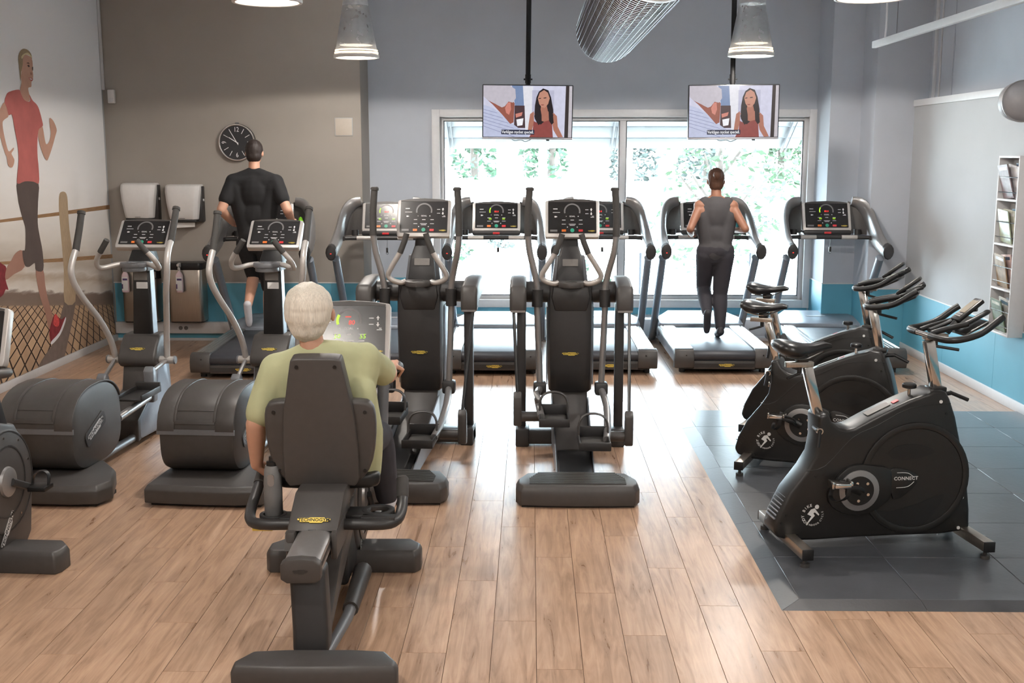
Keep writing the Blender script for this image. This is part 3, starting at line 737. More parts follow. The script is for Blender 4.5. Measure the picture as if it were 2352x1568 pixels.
    mk('axle', tube([(-0.255,-0.09,0.545),(0.255,-0.09,0.545)], 0.028, 14), 'silver_paint', t)
    for s in (-1, 1): mk('axle_cap', [tube([(s*0.25,-0.09,0.545),(s*0.262,-0.09,0.545)], [0.033,0.028], 14)], 'mid_grey', t)
    cl = [[(-0.075,-0.045,z_),(0.075,-0.045,z_),(0.075,0.07,z_),(-0.075,0.07,z_)] for z_ in (0.70,)] + [[(-0.062,-0.02,1.20),(0.062,-0.02,1.20),(0.062,0.08,1.20),(-0.062,0.08,1.20)]] + [[(-0.05,0.03,1.40),(0.05,0.03,1.40),(0.05,0.12,1.40),(-0.05,0.12,1.40)]]
    cm = mk('column', loft(cl), 'black_plastic', t, 0.014)
    mk('column_edge', [loft([[(0.074,-0.03,0.70),(0.080,-0.03,0.70),(0.080,0.05,0.70),(0.074,0.05,0.70)],[(0.062,-0.01,1.20),(0.068,-0.01,1.20),(0.068,0.06,1.20),(0.062,0.06,1.20)]])], 'cool_grey', cm)
    mk('instruction_label', tf(prism(rrect(0.10,0.075,0.003,2),'z',0,0.001), face_my(0.0,-0.026,1.165,3)), 'warning_label', cm)
    lb = mk('service_sticker', tf(prism(rrect(0.085,0.048,0.003,2),'z',0,0.001), face_my(0.01,-0.030,1.09,3)), 'print_white', cm)
    mk('orange_note', tf(prism(rrect(0.10,0.010,0.002,2),'z',0.001,0.002), face_my(0.0,-0.024,1.205,3)), 'btn_orange', cm)
    # swinging handles
    for s, sw in ((-1, 7), (1, -7)):
        pts = [(s*0.195,-0.09,0.55),(s*0.205,-0.12,0.70),(s*0.235,-0.20,0.88),(s*0.275,-0.31,1.05),(s*0.305,-0.37,1.18),(s*0.312,-0.385,1.28),(s*0.308,-0.34,1.36),(s*0.305,-0.29,1.41)]
        gr = [(s*0.305,-0.292,1.405),(s*0.298,-0.21,1.55),(s*0.295,-0.165,1.64),(s*0.295,-0.164,1.642),(s*0.295,-0.155,1.66),(s*0.295,-0.153,1.664)]
        R = Matrix.Translation((0,-0.09,0.545)) @ Matrix.Rotation(math.radians(sw),4,'X') @ Matrix.Translation((0,0.09,-0.545))
        mk('swing_handle', tf(tube(pts, 0.0225, 12, k=4), R), 'silver_paint', t)
        mk('swing_grip', tf(tube(gr, [0.025,0.024,0.024,0.029,0.028,0.018], 12), R), 'rubber_grip', t)
        hp_ = [(s*0.07,-0.10,1.255),(s*0.13,-0.14,1.252),(s*0.195,-0.19,1.235),(s*0.225,-0.23,1.245),(s*0.215,-0.27,1.295),(s*0.17,-0.30,1.36)]
        mk('fixed_handle', tube(hp_, 0.0185, 12, k=4), 'silver_paint', t)
        mk('handle_grip', tube([(s*0.172,-0.30,1.355),(s*0.125,-0.315,1.42),(s*0.108,-0.32,1.445)], 0.0205, 12), 'rubber_grip', t)
        # pedals and links
        py, pz = (-0.55, 0.26) if s < 0 else (-0.62, 0.33)
        mk('pedal_bar', tube([(s*0.19,py-0.35,pz-0.02),(s*0.19,py+0.20,pz+0.01)], 0.026, 12), 'silver_grey', t)
        pd = mk('pedal', [box(s*0.19-0.085,s*0.19+0.085,py-0.16,py+0.17,pz+0.05,pz+0.065), box(s*0.19-0.09,s*0.19-0.078,py-0.16,py+0.17,pz+0.05,pz+0.095), box(s*0.19+0.078,s*0.19+0.09,py-0.16,py+0.17,pz+0.05,pz+0.095), box(s*0.19-0.09,s*0.19+0.09,py-0.01+0.17,py+0.185,pz+0.05,pz+0.12)], 'charcoal_dark', t, 0.005)
        mk('pedal_link', [prism([(py+0.17,pz-0.03),(py+0.25,pz-0.03),(py+0.265,pz+0.06),(py+0.25,pz+0.20),(py+0.21,pz+0.23),(py+0.17,pz+0.20)], 'x', s*0.19-0.035, s*0.19+0.035)], 'mid_grey', t, 0.012)
        mk('link_rod', tube([(s*0.19,py+0.21,pz+0.18),(s*0.195,-0.10,0.545)], 0.016, 8), 'silver_grey', t)
    cup = mk('cup_holder', [ring(0.045,0.098,1.235,1.270,26,'z',(0,-0.13,0)), ring(0.045,0.085,1.205,1.236,26,'z',(0,-0.13,0)), box(-0.08,0.08,-0.08,0.09,1.20,1.27)], 'mid_grey', t, 0.006)
    mk('console_neck', loft([[(-0.09,-0.04,1.26),(0.09,-0.04,1.26),(0.09,0.14,1.26),(-0.09,0.14,1.26)],[(-0.06,0.0,1.37),(0.06,0.0,1.37),(0.06,0.14,1.37),(-0.06,0.14,1.37)],[(-0.05,0.03,1.45),(0.05,0.03,1.45),(0.05,0.13,1.45),(-0.05,0.13,1.45)]]), 'black_plastic', t, 0.015)
    console(t, (0.015, 0.05, 1.47), 0.395, 0.26, 40, 0)
    return t
ELG = 'low elliptical trainers along the mural wall'
el0 = make_elliptical('elliptical trainer nearest the runner mural, drum at its rear', ELG)
el0.location = (-2.875, 8.32, 0); el0.rotation_euler.z = math.radians(-3.5)
dup(el0, 'elliptical trainer left of the seated person, drum at its rear', (-1.905, 8.32, 0), -3.5)
# ================================================================== recumbent bike (rear foot at y=0, rider faces +y)
def make_recumbent(label, group, live):
    t = thing('recumbent_bike', label, 'exercise bike', group=group)
    fo = [(-0.25,0.0),(-0.05,-0.012),(0.19,-0.012),(0.39,0.0),(0.395,0.05),(0.34,0.15),(0.2,0.165),(-0.06,0.165),(-0.20,0.15),(-0.255,0.05)]
    n = len(fo)
    V = [(x,y,0.0) for x,y in fo] + [(x,y,0.072) for x,y in fo] + [(0.07+(x-0.07)*0.955,0.075+(y-0.075)*0.88,0.10) for x,y in fo]
    mk('rear_foot', (V, [tuple(range(n)), tuple(range(2*n,3*n))] + [(i+k*n,(i+1)%n+k*n,(i+1)%n+(k+1)*n,i+(k+1)*n) for k in (0,1) for i in range(n)]), 'charcoal', t, 0.008)
    pst = [[(-0.045+dx,0.20+dy,z),(0.10+dx,0.20+dy,z),(0.10+dx,0.32+dy,z),(-0.045+dx,0.32+dy,z)] for z, dx, dy in ((0.06,0,-0.02),(0.15,-0.003,0.0),(0.40,-0.02,0.05))]
    mk('tail_post', loft(pst), 'charcoal_dark', t, 0.022, 3)
    gus = prism([(0.26,0.08),(0.36,0.08),(1.12,0.30),(1.12,0.44),(0.90,0.40)], 'x', -0.01, 0.085)
    mk('frame_gusset', gus, 'charcoal', t, 0.012)
    RT = Matrix.Translation((0,0.2,0.42)) @ Matrix.Rotation(math.radians(2.0),4,'X')
    rl = mk('seat_rail', tf(prism([(-0.072,-0.03),(-0.05,-0.042),(0.05,-0.042),(0.072,-0.03),(0.072,0.028),(0.05,0.042),(0.0,0.046),(-0.05,0.042),(-0.072,0.028)], 'y', 0.0, 1.05), RT), 'silver_grey', t, 0.003)
    mk('rail_slot', tf([b for b in [box(0.0715,0.0735,0.05,1.0,-0.008,0.010)]][0], RT), 'black_plastic', rl)
    cp = mk('rail_cap', tf(prism([(-0.080,-0.034),(-0.055,-0.050),(0.055,-0.050),(0.080,-0.034),(0.080,0.030),(0.055,0.048),(0,0.053),(-0.055,0.048),(-0.080,0.030)], 'y', -0.035, 0.012), RT), 'charcoal', t, 0.006)
    mk('cap_emblem', tf(prism([(x*0.03,y*0.014) for x,y in PLATE],'z',0,0.0012), RT @ face_my(0,-0.0355,0.0)), 'charcoal_dark', cp)
    # sliding carriage
    ca = [[(-0.125,0.46,0.36),(-0.085,0.46,0.36),(-0.085,0.62,0.36),(-0.125,0.62,0.36)]]
    cs = [[(-0.118,0.50,0.47),(0.098,0.50,0.47),(0.098,0.86,0.47),(-0.118,0.86,0.47)],[(-0.112,0.57,0.53),(0.105,0.57,0.53),(0.105,0.86,0.53),(-0.112,0.86,0.53)],[(-0.105,0.66,0.60),(0.11,0.66,0.60),(0.11,0.84,0.60),(-0.105,0.84,0.60)]]
    cr = mk('carriage', [loft(cs), box(-0.118,-0.078,0.47,0.84,0.355,0.475), box(0.072,0.10,0.47,0.84,0.355,0.475)], 'charcoal', t, 0.010)
    mk('carriage_face', [loft([[(-0.121,0.455,0.40),(-0.08,0.455,0.40),(-0.08,0.47,0.40),(-0.121,0.47,0.40)],[(-0.121,0.49,0.47),(-0.08,0.49,0.47),(-0.08,0.52,0.47),(-0.121,0.52,0.47)]])], 'charcoal', cr)
    nameplate(t, 0.142, Matrix.Translation((-0.007,0.538,0.508)) @ Matrix.Rotation(math.radians(41),4,'X'))
    mk('release_mark', tf(prism(rrect(0.034,0.016,0.002,2),'z',0,0.0012), Matrix.Translation((-0.01,0.500,0.472)) @ Matrix.Rotation(math.radians(40),4,'X')), 'charcoal_dark', cr)
    # backrest
    BT = Matrix.Translation((-0.008,0.80,0.60)) @ Matrix.Rotation(math.radians(9),4,'X')
    lo = smooth([(-0.13,-0.005,0),(-0.185,0.02,0),(-0.225,0.10,0),(-0.243,0.22,0),(-0.243,0.32,0),(-0.225,0.37,0),(-0.18,0.385,0),(-0.06,0.39,0),(0.06,0.39,0),(0.18,0.385,0),(0.225,0.37,0),(0.243,0.32,0),(0.243,0.22,0),(0.225,0.10,0),(0.185,0.02,0),(0.13,-0.005,0),(0,-0.012,0)], 2, True)
    bk = mk('backrest', tf(prism([(p[0],p[1]) for p in lo], 'y', 0.0, 0.06), BT), 'charcoal', t, 0.016, 3)
    up_ = smooth([(-0.165,0.02,0),(-0.158,0.30,0),(-0.138,0.42,0),(-0.112,0.565,0),(-0.100,0.588,0),(-0.05,0.592,0),(0.05,0.592,0),(0.100,0.588,0),(0.112,0.565,0),(0.138,0.42,0),(0.158,0.30,0),(0.165,0.02,0),(0.10,-0.005,0),(-0.10,-0.005,0)], 2, True)
    mk('back_spine', tf(prism([(p[0],p[1]) for p in up_], 'y', -0.028, 0.055), BT), 'charcoal', bk, 0.014, 3)
    scs = [((-0.082,0.555),-0.030),((0.082,0.555),-0.030),((-0.2,0.335),-0.002),((0.2,0.335),-0.002),((-0.19,0.055),-0.002),((0.19,0.055),-0.002)]
    for (x, z), y in scs: mk('back_screw', tf(disc(0.008,y-0.003,y+0.004,10,(x,0,z),'y'), BT), 'black_plastic', bk)
    mk('seat', [prism([(x, y) for x, y in smooth2([(-0.20,0.84),(-0.22,1.0),(-0.18,1.20),(-0.08,1.26),(0.08,1.26),(0.18,1.20),(0.22,1.0),(0.20,0.84)])], 'z', 0.555, 0.625)], 'black_plastic', t, 0.022, 3)
    mk('seat_post', [box(-0.09,0.09,0.82,1.10,0.46,0.56)], 'charcoal_dark', t, 0.01)
    # side bars with grips
    mk('side_bar', tube([(-0.340,1.02,0.535),(-0.345,0.94,0.495),(-0.345,0.84,0.458),(-0.325,0.745,0.442),(-0.27,0.695,0.438),(-0.11,0.69,0.44),(0.11,0.69,0.44),(0.27,0.695,0.438),(0.325,0.745,0.442),(0.338,0.84,0.462),(0.335,0.92,0.505)], 0.025, 12, k=3), 'charcoal_dark', t)
    mk('bar_grip', tube([(0.336,0.905,0.495),(0.332,0.96,0.570),(0.331,0.965,0.578)], [0.028,0.028,0.02], 12), 'rubber_grip', t)
    mk('bar_grip', tube([(-0.341,1.01,0.530),(-0.335,1.07,0.580),(-0.334,1.075,0.585)], [0.028,0.028,0.02], 12), 'rubber_grip', t)
    tr = mk('cup_tray', [ring(0.048,0.075,0.445,0.470,28,'z',(0.235,0.815,0)), box(0.10,0.20,0.73,0.86,0.448,0.468), box(0.17,0.32,0.70,0.75,0.448,0.468)], 'charcoal_dark', t, 0.004)
    mk('bottle_tray', [ring(0.044,0.062,0.43,0.455,24,'z',(-0.235,0.80,0)), box(-0.20,-0.10,0.74,0.84,0.432,0.452)], 'charcoal_dark', t, 0.004)
    mk('yellow_tab', box(-0.31,-0.22,0.70,0.80,0.405,0.418), 'plate_yellow', t, 0.002)
    # front housing
    pr = []
    for k in range(36):
        a = 2*math.pi*k/36; pr.append((1.45+0.30*math.cos(a), 0.345+0.285*math.sin(a)))
    hs = mk('flywheel_housing', prism(pr, 'x', -0.085, 0.085), 'charcoal', t, 0.03, 3)
    for s in (-1, 1):
        mk('housing_ring', ring(0.20,0.235,s*0.083,s*0.090,32,'x',(0,1.45,0.345)), 'charcoal_dark', hs)
        mk('hub_cover', lathe([(0.075,s*0.085),(0.07,s*0.098),(0.02,s*0.102)], 24, 'x', (0,1.45,0.345)), 'silver_grey', hs)
        Ms = Matrix.Translation((s*0.0865,1.36,0.17)) @ Matrix.Rotation(math.radians(90*s),4,'Z') @ Matrix.Rotation(math.radians(90),4,'X') @ Matrix.Rotation(math.radians(40),4,'Z')
        bd = mk('badge_plate', tf(prism([(x*0.10, y*0.035) for x,y in PLATE],'z',0,0.0012), Ms), 'plate_silver', hs)
        mk('badge_lettering', tf(mv(text('TECHNOGYM',0.031,0.0004,bold=0.0003),0,0.002,0.0018), Ms), 'ink', hs)
        for k in range(4):
            a = math.radians(20+90*k); mk('housing_screw', disc(0.006,s*0.084,s*0.088,8,(0,1.45+0.26*math.cos(a),0.345+0.245*math.sin(a)),'x'), 'chrome', hs)
        ca_ = -50 if s > 0 else 130
        ex, ez = 1.45+0.165*math.cos(math.radians(ca_)), 0.345+0.165*math.sin(math.radians(ca_))
        cr_ = mk('crank_arm', tube([(s*0.112,1.45,0.345),(s*0.120,ex,ez)], 0.013, 8, r2=0.020, up=(0,0,1)), 'charcoal_dark', t)
        mk('pedal', [box(s*0.125,s*0.225,ex-0.055,ex+0.055,ez-0.014,ez+0.014)], 'black_plastic', cr_, 0.006)
    bd = [(0.95,0.05),(1.75,0.05),(1.80,0.12),(1.72,0.42),(1.62,0.62),(1.50,0.70),(1.38,0.64),(1.20,0.46),(0.95,0.40)]
    mk('front_body', prism(bd, 'x', -0.07, 0.07), 'charcoal_dark', t, 0.02, 3)
    ff = [(-0.36,1.25),(0.36,1.25),(0.385,1.29),(0.385,1.38),(0.33,1.46),(-0.33,1.46),(-0.385,1.38),(-0.385,1.29)]
    n = len(ff)
    V = [(x,y,0.0) for x,y in ff] + [(x,y,0.085) for x,y in ff] + [(x*0.965,1.355+(y-1.355)*0.86,0.112) for x,y in ff]
    mk('front_foot', (V, [tuple(range(n)), tuple(range(2*n,3*n))] + [(i+k*n,(i+1)%n+k*n,(i+1)%n+(k+1)*n,i+(k+1)*n) for k in (0,1) for i in range(n)]), 'charcoal', t, 0.008)
    mk('floor_tube', tube([(0.085,0.22,0.045),(0.115,0.60,0.045),(0.125,1.05,0.06)], [0.02,0.026,0.03], 10), 'mid_grey', t)
    mk('tube_sleeve', tube([(0.118,0.68,0.05),(0.12,1.1,0.07)], [0.036,0.045], 12), 'charcoal', t)
    mk('mast', loft([[(-0.06,1.48,0.66),(0.06,1.48,0.66),(0.06,1.62,0.66),(-0.06,1.62,0.66)],[(-0.05,1.76,0.95),(0.05,1.76,0.95),(0.05,1.88,0.95),(-0.05,1.88,0.95)],[(-0.05,1.90,1.08),(0.05,1.90,1.08),(0.05,1.97,1.08),(-0.05,1.97,1.08)]]), 'charcoal_dark', t, 0.015)
    mk('mast_sleeve', [tube([(0.16,1.66,0.62),(0.17,1.70,0.93)], 0.03, 12)], 'mid_grey', t)
    mk('handlebar', tube([(-0.10,1.80,0.95),(-0.21,1.76,0.957),(-0.255,1.64,0.965),(-0.20,1.54,0.965),(0,1.52,0.955),(0.20,1.54,0.965),(0.255,1.64,0.965),(0.21,1.76,0.957),(0.10,1.80,0.95)], 0.024, 12, closed=True, k=4), 'charcoal', t)
    console(t, (-0.03, 1.86, 1.12), 0.44, 0.335, 22, live)
    return t
def smooth2(p, k=3): return [(a[0], a[1]) for a in smooth([(x,y,0) for x,y in p], k, True)]
RBG = 'recumbent exercise bikes'
rb0 = make_recumbent('dark recumbent exercise bike with a white-haired person seated on it', RBG, 2)
rb0.location = (-0.905, 4.10, 0); rb0.rotation_euler.z = math.radians(1.0)

# ================================================================== upright bike (hub above y=0, rider faces +y)
def make_upright(label):
    t = thing('upright_bike', label, 'exercise bike')
    hz, hy, R = 0.43, 0.03, 0.275
    pr = [(hy+R*1.02*math.cos(2*math.pi*k/40), hz+R*math.sin(2*math.pi*k/40)) for k in range(40)]
    hs = mk('flywheel_housing', prism(pr, 'x', -0.085, 0.085), 'charcoal', t, 0.03, 3)
    bd = [(-0.42,0.06),(0.20,0.05),(0.26,0.10),(0.30,0.34),(0.30,0.50),(0.16,0.70),(0.02,0.74),(-0.10,0.70),(-0.36,0.40)]
    mk('main_body', prism(bd, 'x', -0.078, 0.078), 'charcoal', t, 0.02, 3)
    for s in (-1, 1):
        mk('housing_ring', ring(0.175,0.183,s*0.083,s*0.088,36,'x',(0,hy,hz)), 'charcoal_dark', hs)
        mk('housing_ring', ring(0.250,0.257,s*0.080,s*0.087,36,'x',(0,hy,hz)), 'charcoal_dark', hs)
        mk('hub_cover', lathe([(0.078,s*0.085),(0.074,s*0.098),(0.055,s*0.104),(0.02,s*0.106)], 28, 'x', (0,hy,hz)), 'silver_grey', hs)
        for k in range(5):
            a = math.radians(-60+38*k); mk('housing_screw', disc(0.006,s*0.084,s*0.088,8,(0,hy+0.225*math.cos(a),hz+0.225*math.sin(a)),'x'), 'chrome', hs)
        Ms = Matrix.Translation((s*0.0865,hy-0.03,hz-0.235)) @ Matrix.Rotation(math.radians(90*s),4,'Z') @ Matrix.Rotation(math.radians(90),4,'X') @ Matrix.Rotation(math.radians(48),4,'Z')
        mk('badge_plate', tf(prism([(x*0.10, y*0.035) for x,y in PLATE],'z',0,0.0012), Ms), 'plate_silver', hs)
        mk('badge_lettering', tf(mv(text('TECHNOGYM',0.031,0.0004,bold=0.0003),0,0.002,0.0018), Ms), 'ink', hs)
        ca = -25 if s > 0 else 155
        ex, ez = hy+0.165*math.cos(math.radians(ca)), hz+0.165*math.sin(math.radians(ca))
        cr = mk('crank_arm', tube([(s*0.112,hy,hz),(s*0.122,ex,ez)], 0.012, 8, r2=0.020, up=(0,0,1)), 'charcoal_dark', t)
        mk('pedal', [box(min(s*0.13,s*0.225),max(s*0.13,s*0.225),ex-0.05,ex+0.05,ez-0.013,ez+0.013)], 'black_plastic', cr, 0.006)
        mk('pedal_strap', tube([(s*0.135,ex,ez),(s*0.14,ex+0.02,ez+0.06),(s*0.18,ex+0.03,ez+0.08),(s*0.215,ex+0.02,ez+0.06),(s*0.22,ex,ez)],0.004,6,r2=0.016,up=(0,1,0),k=3), 'black_plastic', cr)
    for nm, y0, w in (('front_foot',0.0,0.385),('rear_foot',-0.82,0.33)):
        ff = [(-w+0.02,y0-0.10),(w-0.02,y0-0.10),(w,y0-0.06),(w,y0+0.03),(w-0.06,y0+0.11),(-w+0.06,y0+0.11),(-w,y0+0.03),(-w,y0-0.06)]
        n = len(ff)
        V = [(x,y,0.0) for x,y in ff] + [(x,y,0.085) for x,y in ff] + [(x*0.965,y0+(y-y0)*0.86,0.112) for x,y in ff]
        mk(nm, (V, [tuple(range(n)), tuple(range(2*n,3*n))] + [(i+k*n,(i+1)%n+k*n,(i+1)%n+(k+1)*n,i+(k+1)*n) for k in (0,1) for i in range(n)]), 'charcoal', t, 0.008)
    mk('rear_beam', loft([[(-0.06,-0.86,0.05),(0.06,-0.86,0.05),(0.06,-0.86,0.13),(-0.06,-0.86,0.13)],[(-0.06,-0.35,0.06),(0.06,-0.35,0.06),(0.06,-0.35,0.42),(-0.06,-0.35,0.42)]]), 'charcoal_dark', t, 0.015)
    mk('seat_tube', tube([(0,-0.36,0.36),(0,-0.52,0.86)],0.032,14), 'silver_grey', t)
    secs = []
    for y, w, zt, zb in ((-0.70,0.05,0.93,0.90),(-0.68,0.11,0.95,0.88),(-0.60,0.125,0.95,0.865),(-0.52,0.09,0.94,0.87),(-0.44,0.045,0.935,0.885),(-0.39,0.03,0.925,0.90)):
        secs.append([(w*math.cos(2*math.pi*k/14), y, (zt+zb)/2+(zt-zb)/2*math.sin(2*math.pi*k/14)) for k in range(14)])
    mk('saddle', loft(secs), 'black_plastic', t, 0, ang=60)
    mk('column', loft([[(-0.075,-0.06,0.66),(0.075,-0.06,0.66),(0.075,0.12,0.66),(-0.075,0.12,0.66)],[(-0.055,-0.10,1.02),(0.055,-0.10,1.02),(0.055,0.02,1.02),(-0.055,0.02,1.02)],[(-0.045,-0.07,1.20),(0.045,-0.07,1.20),(0.045,0.02,1.20),(-0.045,0.02,1.20)]]), 'black_plastic', t, 0.014)
    mk('handlebar', tube([(-0.06,-0.06,1.005),(-0.17,-0.07,1.01),(-0.215,-0.15,1.02),(-0.17,-0.27,1.03),(0,-0.30,1.03),(0.17,-0.27,1.03),(0.215,-0.15,1.02),(0.17,-0.07,1.01),(0.06,-0.06,1.005)],0.023,12,closed=True,k=4), 'charcoal', t)
    console(t, (0.0, -0.08, 1.19), 0.395, 0.30, 20, 0)
    return t
ub = make_upright('unoccupied upright exercise bike cut off at the left edge of the picture')
ub.location = (-2.70, 5.42, 0); ub.rotation_euler.z = math.radians(-3)

# ================================================================== indoor cycle (rear stabiliser x=0, front x=1, rider faces +x)
BODY = [(0.034,0.06),(-0.04,0.081),(-0.06,0.119),(-0.039,0.197),(0.017,0.316),(0.103,0.428),(0.149,0.505),(0.162,0.588),(0.157,0.72),(0.205,0.73),(0.231,0.682),(0.270,0.652),(0.31,0.642),(0.349,0.648),(0.438,0.694),(0.533,0.739),(0.641,0.787),(0.74,0.818),(0.767,0.832),(0.835,0.828),(0.858,0.785),(0.895,0.69),(0.928,0.564),(0.962,0.44),(0.985,0.317),(1.004,0.19),(1.010,0.085),(0.949,0.072),(0.849,0.062),(0.597,0.064),(0.348,0.063),(0.163,0.058)]
pmat('bike_black', (30,29,28), 0.36, var=0.06, bump=0.05)
pmat('bike_deep_black', (20,20,20), 0.45, var=0.05)  # darker black for recess patches, seams, cranks and screws
pmat('bike_white', (210,210,208), 0.45, var=0.02)
pmat('saddle', (30,29,29), 0.28, var=0.08, bump=0.10)
def side_M(x, z, off, s):
    """print frame on the bike flank: s=-1 right flank (faces -y), s=1 left flank"""
    if s < 0: return Matrix.Translation((x,-off,z)) @ Matrix.Rotation(math.radians(90),4,'X')
    return Matrix.Translation((x,off,z)) @ Matrix.Rotation(math.radians(180),4,'Z') @ Matrix.Rotation(math.radians(90),4,'X')
def arc_text(s, r, size, a_mid, step, inward=False):
    gs = []
    n = len(s)
    for i, ch in enumerate(s):
        if ch == ' ': continue
        a = a_mid + (n-1)/2*step - i*step if not inward else a_mid - (n-1)/2*step + i*step
        g = text(ch, size, 0.0003, bold=size*0.02)
        ar = math.radians(a)
        M = Matrix.Translation((r*math.cos(ar), r*math.sin(ar), 0)) @ Matrix.Rotation(ar + (-math.pi/2 if not inward else math.pi/2), 4, 'Z')
        gs.append(tf(g, M))
    return join(*gs)
def make_spin(label, group):
    t = thing('indoor_bike', label, 'exercise bike', group=group)
    W = 0.085
    bm_ = mk('body_shell', prism(BODY, 'y', -W, W), 'bike_black', t, 0.018, 3)
    dcx, dcz = 0.685, 0.375
    for s in (-1, 1):
        a0, a1 = (s*W, s*(W+0.012))
        mk('disc_rim', ring(0.262,0.297,min(a0,a1),max(a0,a1),44,'y',(dcx,0,dcz)), 'bike_black', bm_, 0.005, 2)
        mk('disc_face', [disc(0.264,min(s*W,s*(W+0.005)),max(s*W,s*(W+0.005)),44,(dcx,0,dcz),'y')], 'bike_black', bm_)
        Mf = side_M(0,0,0,s)
        sl = smooth2([(0.535,0.510),(0.58,0.548),(0.655,0.556),(0.735,0.545),(0.785,0.515),(0.74,0.490),(0.65,0.472),(0.57,0.480)])
        s2 = smooth2([(0.46,0.205),(0.50,0.155),(0.60,0.105),(0.72,0.112),(0.80,0.18),(0.85,0.285),(0.70,0.235),(0.56,0.205)])
        for o_ in (sl, s2):
            mk('vent_recess', prism(o_,'y',min(s*(W+0.004),s*(W+0.0065)),max(s*(W+0.004),s*(W+0.0065))), 'bike_deep_black', bm_)
        gd = smooth2([(0.215,0.300),(0.245,0.375),(0.30,0.440),(0.376,0.462),(0.47,0.450),(0.545,0.430),(0.555,0.350),(0.548,0.275),(0.47,0.215),(0.391,0.190),(0.30,0.205),(0.235,0.245)],2)
        mk('crank_guard', prism(gd,'y',min(s*W,s*(W+0.026)),max(s*W,s*(W+0.026))), 'bike_black', bm_, 0.008)
        cn = smooth2([(0.545,0.425),(0.60,0.432),(0.68,0.405),(0.700,0.380),(0.690,0.345),(0.64,0.295),(0.572,0.265),(0.552,0.35)],2)
        mk('badge_pod', prism(cn,'y',min(s*W,s*(W+0.016)),max(s*W,s*(W+0.016))), 'bike_black', bm_, 0.004)
        Mt = side_M(0.632,0.378,W+0.0172,s)
        mk('badge_lettering', tf(text('CONNECT',0.026,0.0003,space=1.05,bold=0.0004), Mt), 'bike_white', bm_)
        mk('badge_arc', tf(mv(join(*[tube(smooth([(-0.05*1,yy*0.040,0),(0.01,yy*0.036,0),(0.045,yy*0.010,0)],4),0.0016,6) for yy in (1,-1)]),0.0,-0.008,0.0), Mt), 'bike_white', bm_)
        mk('crank_disc', [disc(0.108,min(s*(W+0.024),s*(W+0.033)),max(s*(W+0.024),s*(W+0.033)),36,(0.376,0,0.326),'y')], 'silver_grey', bm_, 0.003)
        mk('crank_disc_face', [disc(0.077,min(s*(W+0.032),s*(W+0.036)),max(s*(W+0.032),s*(W+0.036)),32,(0.376,0,0.326),'y')], 'bike_deep_black', bm_)
        for dx, dz in ((-0.015,0.04),(0.04,0.038),(0.045,-0.02),(-0.005,-0.052)):
            mk('crank_bolt', disc(0.008,min(s*(W+0.035),s*(W+0.040)),max(s*(W+0.035),s*(W+0.040)),10,(0.376+dx,0,0.326+dz),'y'), 'chrome', bm_)
        # crank and pedal with toe cage
        ca = 155 if s < 0 else -25
        ex, ez = 0.376+0.155*math.cos(math.radians(ca)), 0.326+0.155*math.sin(math.radians(ca))
        yo = s*(W+0.055)
        ck = mk('crank_arm', tube([(0.376,yo,0.326),(ex,yo+s*0.01,ez)], 0.012, 10, r2=0.021, up=(0,0,1)), 'bike_deep_black', t, 0)
        mk('pedal', [box(ex-0.042,ex+0.042,min(yo+s*0.02,yo+s*0.105),max(yo+s*0.02,yo+s*0.105),ez-0.012,ez+0.012), box(ex-0.055,ex-0.042,min(yo+s*0.03,yo+s*0.095),max(yo+s*0.03,yo+s*0.095),ez-0.018,ez+0.02), box(ex+0.042,ex+0.055,min(yo+s*0.03,yo+s*0.095),max(yo+s*0.03,yo+s*0.095),ez-0.018,ez+0.02)], 'chrome', ck, 0.004)
        mk('toe_cage', tube([(ex+0.04,yo+s*0.03,ez-0.01),(ex+0.10,yo+s*0.035,ez-0.02),(ex+0.125,yo+s*0.06,ez-0.045),(ex+0.10,yo+s*0.09,ez-0.02),(ex+0.04,yo+s*0.095,ez-0.01)], 0.004, 6, r2=0.010, up=(0,0,1), k=3), 'black_plastic', ck)
        mk('toe_strap', tube([(ex-0.01,yo+s*0.015,ez-0.01),(ex-0.03,yo+s*0.015,ez-0.07),(ex-0.02,yo+s*0.06,ez-0.09),(ex+0.02,yo+s*0.10,ez-0.06),(ex+0.03,yo+s*0.10,ez-0.01)], 0.003, 6, r2=0.012, up=(1,0,0), k=3), 'black_plastic', ck)
        # round logo
        Ml = side_M(0.144,0.196,W+0.0012,s)
        lg = join(arc_text('BODY BIKE',0.052,0.021,170,17), arc_text('INDOOR',0.054,0.0135,275,12.5,True), arc_text('CYCLE',0.054,0.0135,350,13,True))
        mk('logo_lettering', tf(lg, Ml), 'bike_white', bm_)
        fig = prism([(-0.028,0.005),(-0.01,0.030),(0.010,0.036),(0.022,0.020),(0.036,0.002),(0.032,-0.004),(0.012,0.014),(0.004,0.010),(0.012,-0.004),(-0.006,-0.024),(-0.024,-0.046),(-0.030,-0.044),(-0.012,-0.016),(-0.006,-0.006),(-0.018,0.0)],'z',-0.0003,0.0005)
        hd = mv(disc(0.0115,-0.0003,0.0005,16),0.022,0.043,0)
        mk('logo_cyclist', tf(join(fig,hd), Ml), 'bike_white', bm_)
        for x, z in ((0.862,0.755),(0.905,0.62),(0.955,0.50),(0.968,0.26),(0.985,0.10),(-0.005,0.20),(0.08,0.40),(0.05,0.09),(0.30,0.09),(0.52,0.08),(0.79,0.74)):
            pass
        for x, z in ((0.805,0.775),(0.93,0.45),(0.955,0.26),(0.945,0.095)):
            mk('cover_clip', disc(0.009,min(s*(W-0.004),s*(W+0.004)),max(s*(W-0.004),s*(W+0.004)),10,(x,0,z),'y'), 'bike_white', bm_)
